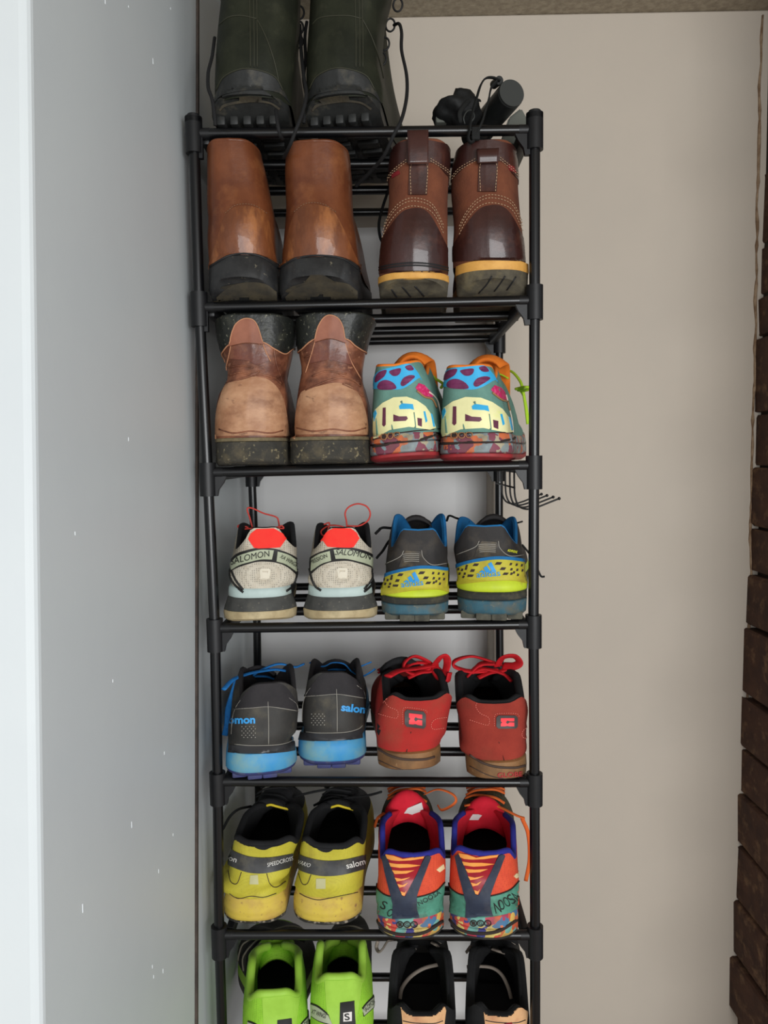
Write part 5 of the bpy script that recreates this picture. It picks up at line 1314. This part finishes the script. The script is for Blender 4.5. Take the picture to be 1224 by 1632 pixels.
frL = flame_runner('orange multicolour runner with red lining and white label, left of its pair', (601, 708, 1503, 1460),
                   [(1458, 600, 707), (1435, 601, 708), (1410, 602, 710), (1390, 602, 711), (1370, 603, 711), (1358, 606, 710)], frim(1361, 1295), -1, ident, None, False, 1264, [(644, 1296), (650, 1288), (672, 1279), (675, 1292), (660, 1297), (648, 1303)])
frR = flame_runner('orange multicolour runner with black letters on mint side, next to the right post', (716, 826, 1503, 1460),
                   [(1458, 716, 828), (1435, 715, 830), (1410, 715, 828), (1390, 716, 826), (1370, 717, 824), (1358, 719, 822)], frim(1358, 1295), 7, lambda P: [(p[0]+117+(p[0]-640)*.02, p[1]-2) for p in P], None, True, 1274, [(746, 1298), (762, 1298), (778, 1302), (779, 1309), (762, 1307), (748, 1307)])
for s, P in ((frL, [(676, 1266, .178), (698, 1258, .165), (720, 1265, .155), (727, 1275, .15), (720, 1284, .147), (704, 1291, .147), (698, 1284, .155)]), (frL, [(612, 1296, .13), (602, 1304, .12), (597, 1318, .12)]),
             (frR, [(740, 1284, .15), (775, 1278, .15), (800, 1288, .14), (824, 1300, .13), (836, 1304, .13)]), (frR, [(832, 1304, .13), (842, 1330, .13), (844, 1370, .13), (838, 1404, .13)])):
    s.lace(m_orlace, P, .0028, flat=.4)

# ================================================================== seventh shelf: lime shoes and black shoes
m_lm = mat('lime green mesh', (148, 204, 54), (138, 192, 48), 60, rough=.75, bump=.5, bscale=420, btype='weave', k=1.2, holes=.35)
m_lm2 = mat('smooth lime heel', (162, 208, 74), (152, 198, 64), 40, rough=.6, k=1.15)
m_stripe = mat('grey lace cord', (128, 122, 108), rough=.7)
m_sblack = mat('black shoe fabric', (20, 20, 21), (28, 28, 29), 60, rough=.9, k=1.0, bump=.2, bscale=600)
m_tanlea = mat('peach tan heel', (218, 172, 126), (206, 156, 108), 30, rough=.5, dirt=(180, 120, 90), dscale=40, dlo=.6, dhi=.85, k=1.2)
m_greyp = mat('grey piping', (150, 138, 126), rough=.6)
m_solegr = mat('dark grey sole', (70, 68, 64), rough=.8)
m_dgrey = mat('dark grey forefoot', (58, 56, 50), (44, 43, 40), 60, rough=.8)
def lime_shoe(label, sole, edges, rim, yaw, f, right, tg, wbk=.96, bend=.012):
    xl, xr, yb, yt = sole
    s = Shoe('trail_shoe', label, 'lime green trail shoes', 6, sole, edges, rim, yaw=yaw, L=.285, wbk=wbk, bend=bend, vamp=(m_dgrey, .40, 0.0, -.12), bev=.004, th=.007, base_in=.001, Y0=-.02,
             mats=dict(upper=m_lm, lining=m_lm, insole=m_insole_d),
             layers=[('outsole', m_solegr, [(0, -.004), (.1, 0), (.4, .0005), (.44, -.001)]), ('midsole', m_lm2, [(.42, -.001), (.5, .0006), (1, -.003)])])
    s.band('heel_panel', m_lm2, f([(518, 1562), (535, 1560), (560, 1557), (578, 1554)]), f([(520, 1600), (530, 1650), (560, 1656), (572, 1600)]), .0009)
    s.poly('logo_patch', m_blkline, f([(542, 1597), (564, 1594), (567, 1650), (541, 1650)]), .0016)
    s.poly('logo_square', m_label, f([(547, 1613), (560, 1611), (560, 1626), (547, 1627)]), .0022)
    s.text('lettering', m_blkline, 'S', f([(549.5, 1625)])[0], f([(557.5, 1624)])[0], 11, .0028, bold=.02)
    for (a, b, t, p0, p1) in (([(496, 1600), (508, 1605), (524, 1618)], [(497, 1618), (510, 1626), (530, 1632)], 'XT WINGS', (498, 1614), (520, 1622)), ([(577, 1608), (585, 1598), (596, 1588)], [(579, 1618), (588, 1610), (597, 1602)], 'SALOMON', (581, 1612), (596, 1598))):
        s.band('side_patch_trim', m_blkline, f([(p[0], p[1]-2) for p in a]), f([(p[0], p[1]+2) for p in b]), .0012); s.band('side_patch', m_bandg, f(a), f(b), .0018)
        s.text('lettering', m_blkline, t, f([p0])[0], f([p1])[0], 7, .0024)
    s.collar(m_lm2, .0056, inn=.005)
    s.slab('tongue', m_lm, [(.19, .07, .024, .004), (.165, .086, .027, .006), (.150, s.zpx(tg+4, .150), .028, .010), (.140, s.zpx(tg, .140), .026, .014), (.130, s.zpx(tg+14, .130), .024, .014)], .010)
    for k in range(4):
        y = .155+.018*k; z = .092-.006*k
        tube('lace', [(-.03, y, z-.010), (-.012, y+.004, z+.002), (.014, y+.008, z+.003), (.034, y+.012, z-.008)], .0016, m_stripe if k % 2 else m_cord, s.root, 5, 6)
    return s
lrim = lambda c, ear: [(0, 0, .012, c), (.05, .45, .013, c-1), (.10, .78, .024, c+4), (.15, .92, .036, c-2), (.21, .96, .055, c-22), (.28, .94, .08, c-56), (.36, .92, .108, ear+8), (.42, .66, .126, ear), (.47, .4, .14, ear-2)]+[(.6, .22, .175, .086)]+LOW_RIDGE[1:]
lmR = lime_shoe('lime green shoe with black square heel logo, on the lowest visible shelf', (496, 592, 1725, 1680),
                [(1680, 496, 594), (1650, 494, 597), (1620, 493, 597), (1595, 492, 595), (1575, 494, 589), (1562, 498, 585)], lrim(1562, 1502), -2, ident, True, 1512)
lmL = lime_shoe('lime green shoe with grey side cords, nearest the left posts on the lowest visible shelf', (390, 490, 1732, 1690),
                [(1690, 390, 492), (1660, 388, 492), (1640, 386, 492), (1615, 385, 492), (1600, 386, 488), (1588, 390, 484)], lrim(1588, 1510), -4, lambda P: [(p[0]-100, p[1]+28) for p in P], False, 1516, 1.5, -.022)
for q in range(8):
    kk = [int(NH*(.50+.030*q+.05*t/5)) for t in range(6)]
    pts = [lmL.P3(kk[t], -1, .08+.17*t) + Vector((-.0008, 0, .0008)) for t in range(6)]
    tube('side_cord', pts, .0014, m_stripe if q % 2 else m_cord, lmL.root, 4, 6)
def black_shoe(label, sole, edges, rim, yaw, f, right, pipe):
    xl, xr, yb, yt = sole
    s = Shoe('trainer', label, 'black trainers with tan heels', 6, sole, edges, rim, yaw=yaw, L=.285, wbk=1.03, bev=.004, th=.009, base_in=.001, Y0=-.018,
             mats=dict(upper=m_sblack, lining=m_sblack, insole=m_insole_d), layers=[('outsole', m_solegr, [(0, -.004), (.1, 0), (1, -.002)])])
    s.poly('heel_patch', m_tanlea, f([(639, 1596), (650, 1592), (660, 1600), (672, 1608), (684, 1607), (695, 1600), (706, 1597), (710, 1610), (704, 1660), (645, 1660)]), .0012, cut=1.8)
    s.seam('patch_crease', m_blkline, f([(643, 1626), (660, 1629), (690, 1630), (705, 1626)]), .0006, .0013)
    s.collar(m_sblack, .0034, inn=.008, dz=-.004)
    s.slab('tongue', m_sblack, [(.19, .075, .03, .003), (.165, .094, .034, .004), (.145, .108, .036, .006), (.132, .113, .032, .009)], .010)
    s.lace(m_greyp, pipe, .0030, 'tongue_piping', .6)
    s.bars(m_greyp, .165, .215, 3, .03, .0028)
    return s
brim = lambda c: [(0, 0, .012, c+10), (.045, .36, .013, c+8), (.085, .66, .018, c-5), (.14, .93, .032, c+1), (.22, 1.0, .058, c-18), (.30, .98, .085, c-60), (.37, .9, .11, c-92), (.42, .72, .128, c-98), (.47, .45, .142, c-98)]+[(.6, .25, .175, .092)]+LOW_RIDGE[1:]
bkL = black_shoe('black trainer with tan heel beside a lime shoe', (620, 722, 1735, 1690), [(1690, 618, 724), (1660, 617, 725), (1640, 616, 726), (1620, 616, 727), (1606, 618, 726)], brim(1608), 2, ident, False, [(637, 1592, .09), (641, 1574, .105), (655, 1556, .12), (676, 1543, .13), (704, 1536, .132)])
bkR = black_shoe('black trainer with tan heel and red mark, next to the right post', (743, 840, 1735, 1690), [(1690, 741, 840), (1660, 742, 844), (1640, 741, 844), (1620, 741, 844), (1606, 743, 842)], brim(1608), 6, lambda P: [(p[0]+131, p[1]-1) for p in P], True, [(744, 1541, .132), (768, 1540, .13), (786, 1543, .125), (800, 1554, .115), (810, 1574, .10), (815, 1592, .09)])
bkR.poly('heel_mark', m_redlbl, [(800, 1632), (806, 1629), (815, 1628), (816, 1640), (800, 1640)], .0020)
for s, P in ((bkL, [(602, 1500, .15), (600, 1510, .15), (604, 1517, .14), (610, 1512, .14), (618, 1500, .15), (626, 1498, .16)]), (bkL, [(662, 1512, .15), (650, 1518, .14), (640, 1528, .13), (637, 1526, .13)]), (bkL, [(688, 1502, .15), (695, 1506, .14), (700, 1511, .14)]),
             (bkR, [(750, 1508, .15), (746, 1514, .14), (743, 1518, .14)]), (bkR, [(784, 1512, .15), (795, 1516, .14), (804, 1519, .14)])):
    s.lace(m_greyp, P, .0026, flat=.6)

# ================================================================== things on the top shelf and hanging pieces
ztop = lambda x: rail_top(0, x)
m_torch = mat('black anodised metal', (36, 38, 37), rough=.42, k=1.0)
m_torch2 = mat('grey end cap', (58, 60, 58), rough=.5, k=1.0)
m_strapb = mat('black webbing', (22, 23, 22), rough=.85, k=1.0, bump=.3, bscale=900)
m_bag = mat('black nylon', (17, 18, 18), (24, 25, 25), 40, rough=.7, k=1.0, bump=.5, bscale=120)
m_gpl = mat('grey plastic', (92, 94, 86), rough=.6, k=1.1)
# torch: end cap facing the room, barrel running back and down to the left
c0 = on_y(815, 149, .02); c1 = c0 + Vector((-.030, .10, -.006))
zt_ = ztop(c0.x)
tc = empty('torch', (c0.x, c0.y, zt_), 'black torch with a grey end cap and wrist strap on the top shelf', 'torch')
def tpart(o): o.parent = tc; o.matrix_parent_inverse = Matrix.Translation(-tc.location); return o
d = (c1-c0).normalized()
bm = bmesh.new(); add_cyl(bm, c0, c1, .0165, 32); bmesh.ops.bevel(bm, geom=[e for e in bm.edges if len(e.link_faces) == 2 and any(len(f.verts) > 4 for f in e.link_faces)], offset=.002, segments=2, affect='EDGES')
tpart(from_bm('barrel', bm, m_torch))
bm = bmesh.new(); add_cyl(bm, c0 - d*.0015, c0 + d*.004, .0160, 32); tpart(from_bm('end_cap', bm, m_torch2))
bm = bmesh.new(); add_cyl(bm, c0 + d*.085, c1 + d*.012, .0180, 32); tpart(from_bm('head', bm, m_torch))
bm = bmesh.new(); k0 = on_y(796, 128, .022); add_cyl(bm, k0, k0 + d*.016 + Vector((0, 0, .003)), .0052, 14); tpart(from_bm('strap_lug', bm, m_torch))
P = [(797, 129, .02), (786, 124, .018), (774, 125, .015), (766, 136, .012), (760, 155, .002), (754, 175, -.006), (750, 194, -.012), (748, 208, -.014), (746, 220, -.013), (750, 227, -.012), (757, 222, -.012), (764, 205, -.014), (770, 190, -.010), (775, 172, -.004), (779, 158, .004), (783, 140, .014), (792, 130, .018)]
tpart(tube('wrist_strap', [on_y(*p) for p in P], .0032, m_strapb, None, 6, 8, .35))
bm = bmesh.new(); add_box(bm, on_y(752, 222, -.016), on_y(764, 205, -.010), .001); tpart(from_bm('strap_slider', bm, m_strapb))
# crumpled pouch under the torch
bm = bmesh.new(); bmesh.ops.create_icosphere(bm, subdivisions=4, radius=1.0)
pc = on_y(731, 180, .048); rn = random.Random(5)
from mathutils import noise
for v in bm.verts:
    n = noise.noise(v.co*1.7)*.22 + noise.noise(v.co*4.1)*.06
    q = v.co*(1+n); z = q.z*.024*(1 if q.x > -.2 else .72)
    v.co = pc + Vector((q.x*(.031-.006*max(0,q.z)), q.y*.036, max(z, zt_ + .0015 - pc.z)))
pz = min(v.co.z for v in bm.verts)
pouch = empty('pouch', (pc.x, pc.y, zt_), 'crumpled black nylon pouch on the top shelf beside the torch', 'pouch')
def ppart(o): o.parent = pouch; o.matrix_parent_inverse = Matrix.Translation(-pouch.location); return o
ppart(from_bm('pouch_body', bm, m_bag, sharp=None))
ppart(tube('pouch_strap', [on_y(735, 196, .006), on_y(733, 180, .004), on_y(742, 166, .01), on_y(752, 158, .02), on_y(765, 160, .03)], .0028, m_strapb, None, 5, 8, .4))
ppart(tube('zip_cord', [on_y(741, 198, .004), on_y(739, 188, .002), on_y(744, 178, .004), on_y(752, 176, .006), on_y(756, 186, .004), on_y(750, 196, .004)], .0009, m_torch2, None, 5, 6))
p = on_y(706, 194, .05); bm = bmesh.new(); add_box(bm, (p.x-.010, p.y-.012, p.z-.006), (p.x+.020, p.y+.02, p.z+.004), .003)
b = ppart(from_bm('buckle', bm, m_gpl)); b['label'] = 'small grey plastic buckle'
# grey folded case behind the torch
p = on_y(826, 190, .06); z_ = ztop(p.x)+.0003; bm = bmesh.new()
V = [(-.022, 0, 0), (.014, 0, 0), (.016, 0, .024), (.004, 0, .046), (-.012, 0, .034)]
f1 = [bm.verts.new((p.x+x, p.y, z_+z)) for x, y, z in V]; f2 = [bm.verts.new((p.x+x, p.y+.18, z_+z)) for x, y, z in V]
bm.faces.new(f1); bm.faces.new(f2[::-1])
for i in range(5): bm.faces.new((f1[i], f2[i], f2[(i+1) % 5], f1[(i+1) % 5]))
bmesh.ops.recalc_face_normals(bm, faces=bm.faces); bmesh.ops.bevel(bm, geom=bm.edges[:], offset=.002, segments=2, affect='EDGES')
tag(from_bm('case', bm, m_gpl), 'grey angular case lying behind the torch by the right post', 'case')

# loose laces of the work boots
for s, P in ((wbR, [(628, 40, .10), (636, 38, .08), (640, 52, .06), (640, 80, .05), (648, 120, .03), (648, 155, .01), (640, 190, -.012), (628, 214, -.016), (612, 248, .0), (592, 272, .03), (576, 288, .05), (567, 297, .06)]),
             (wbR, [(620, 300, .19), (610, 330, .20), (604, 356, .20), (606, 378, .20), (612, 390, .20)]),
             (wbL, [(342, 60, .05), (338, 90, .03), (332, 115, .01), (332, 140, -.005), (338, 158, -.01), (342, 185, -.012), (343, 200, -.012)]),
             (wbL, [(478, 40, .10), (480, 80, .06), (484, 120, .03), (488, 150, .0), (482, 180, -.012), (472, 206, -.016), (462, 232, -.01), (452, 252, .02)]),
             (wbR, [(489, 34, .10), (486, 60, .10), (487, 95, .08), (484, 125, .06), (489, 160, .04), (484, 196, .03)]),
             (wbL, [(440, 175, -.004), (442, 195, -.014), (446, 214, -.012), (450, 222, .0)])):
    s.lace(m_cord, P, .0021, flat=.9)

# wire hook rack hung on the right side bar of the third shelf
m_wire = mat('black wire', (20, 20, 21), rough=.45, k=1.0)
zs = RZ[2]
hk = empty('hook_rack', (RX[2]-.008, .12, zs), 'small black wire hook rack hanging at the right side of the third shelf', 'hook rack')
def hpart(o): o.parent = hk; o.matrix_parent_inverse = Matrix.Translation(-hk.location); return o
xw = RX[2]-.0183
ys = [.190, .150, .112, .072, .036]
for i, y in enumerate(ys):
    pts = [(xw, y, zs+.0040), (xw, y, zs-.006), (xw, y, zs-.020)]
    if i == 0: pts += [(xw, y, zs-.030)]
    else: pts += [(xw+.001, y, zs-.040), (xw+.006, y, zs-.052), (xw+.016, y, zs-.056), (xw+.028, y, zs-.054), (xw+.044, y, zs-.048), (xw+.057, y, zs-.043)]
    hpart(tube('hook' if i else 'wire_end', pts, .0012, m_wire, None, 4, 8))
    if i:
        bm = bmesh.new(); bmesh.ops.create_uvsphere(bm, u_segments=10, v_segments=8, radius=.0021, matrix=Matrix.Translation(pts[-1])); hpart(from_bm('hook_tip', bm, m_wire, sharp=None))
hpart(tube('cross_wire', [(xw-.0015, ys[0]+.004, zs-.028), (xw-.0015, ys[-1]-.012, zs-.028)], .0012, m_wire, None, 2, 8))

# ------------------------------------------------------------------ pieces of a part hang under that part
UNDER = {'tread_lug': 'outsole', 'tread_groove': 'outsole', 'sole_line': 'outsole', 'worn_edge': 'outsole', 'midsole_groove': 'midsole', 'midsole_line': 'midsole', 'cup_edge': 'heel_cup',
         'letter_slot': 'heel_print', 'letter_accent': 'heel_print', 'letter_line': 'heel_print', 'collar_spot': 'heel_collar', 'tab_edge': 'back_tab', 'logo_stripe': 'heel_clip',
         'clip_hole': 'heel_clip', 'patch_stitch': 'heel_patch', 'patch_crease': 'heel_patch', 'heel_mark': 'heel_patch', 'badge_mark': 'badge', 'flame': 'flame_panel', 'panel_edge': 'mint_panel',
         'logo_square': 'logo_patch', 'collar_edge': 'collar_pad', 'emblem_ring': 'midsole', 'size_label': 'tongue', 'tongue_trim': 'tongue', 'tongue_piping': 'tongue', 'torn_hole': 'upper',
         'perforations': 'upper', 'leather_crease': 'upper', 'back_seam': 'upper', 'side_seam': 'upper', 'ankle_seam': 'upper', 'panel_seam': 'upper', 'overlay_seam': 'upper', 'welt_crease': 'upper', 'side_trim': 'upper'}
base = lambda o: o.name.split('.')[0]
for rt_ in [o for o in bpy.data.objects if o.parent is None and o.type == 'EMPTY']:
    kids = [o for o in bpy.data.objects if o.parent is rt_]
    first = {}
    for o in kids: first.setdefault(base(o), o)
    words = [o for o in kids if base(o) == 'lettering']
    for o in kids:
        t = UNDER.get(base(o))
        if t and t in first: o.parent = first[t]
    for i, o in enumerate(words):
        for t in (('logo_band', 'name_band')[min(i, 1)], 'rubber_band', 'heel_clip', 'mint_panel', 'outsole' if 'heel_print' not in first and 'badge' in first else 'midsole' if 'heel_print' in first else 'upper'):
            if t in first: o.parent = first[t]; break
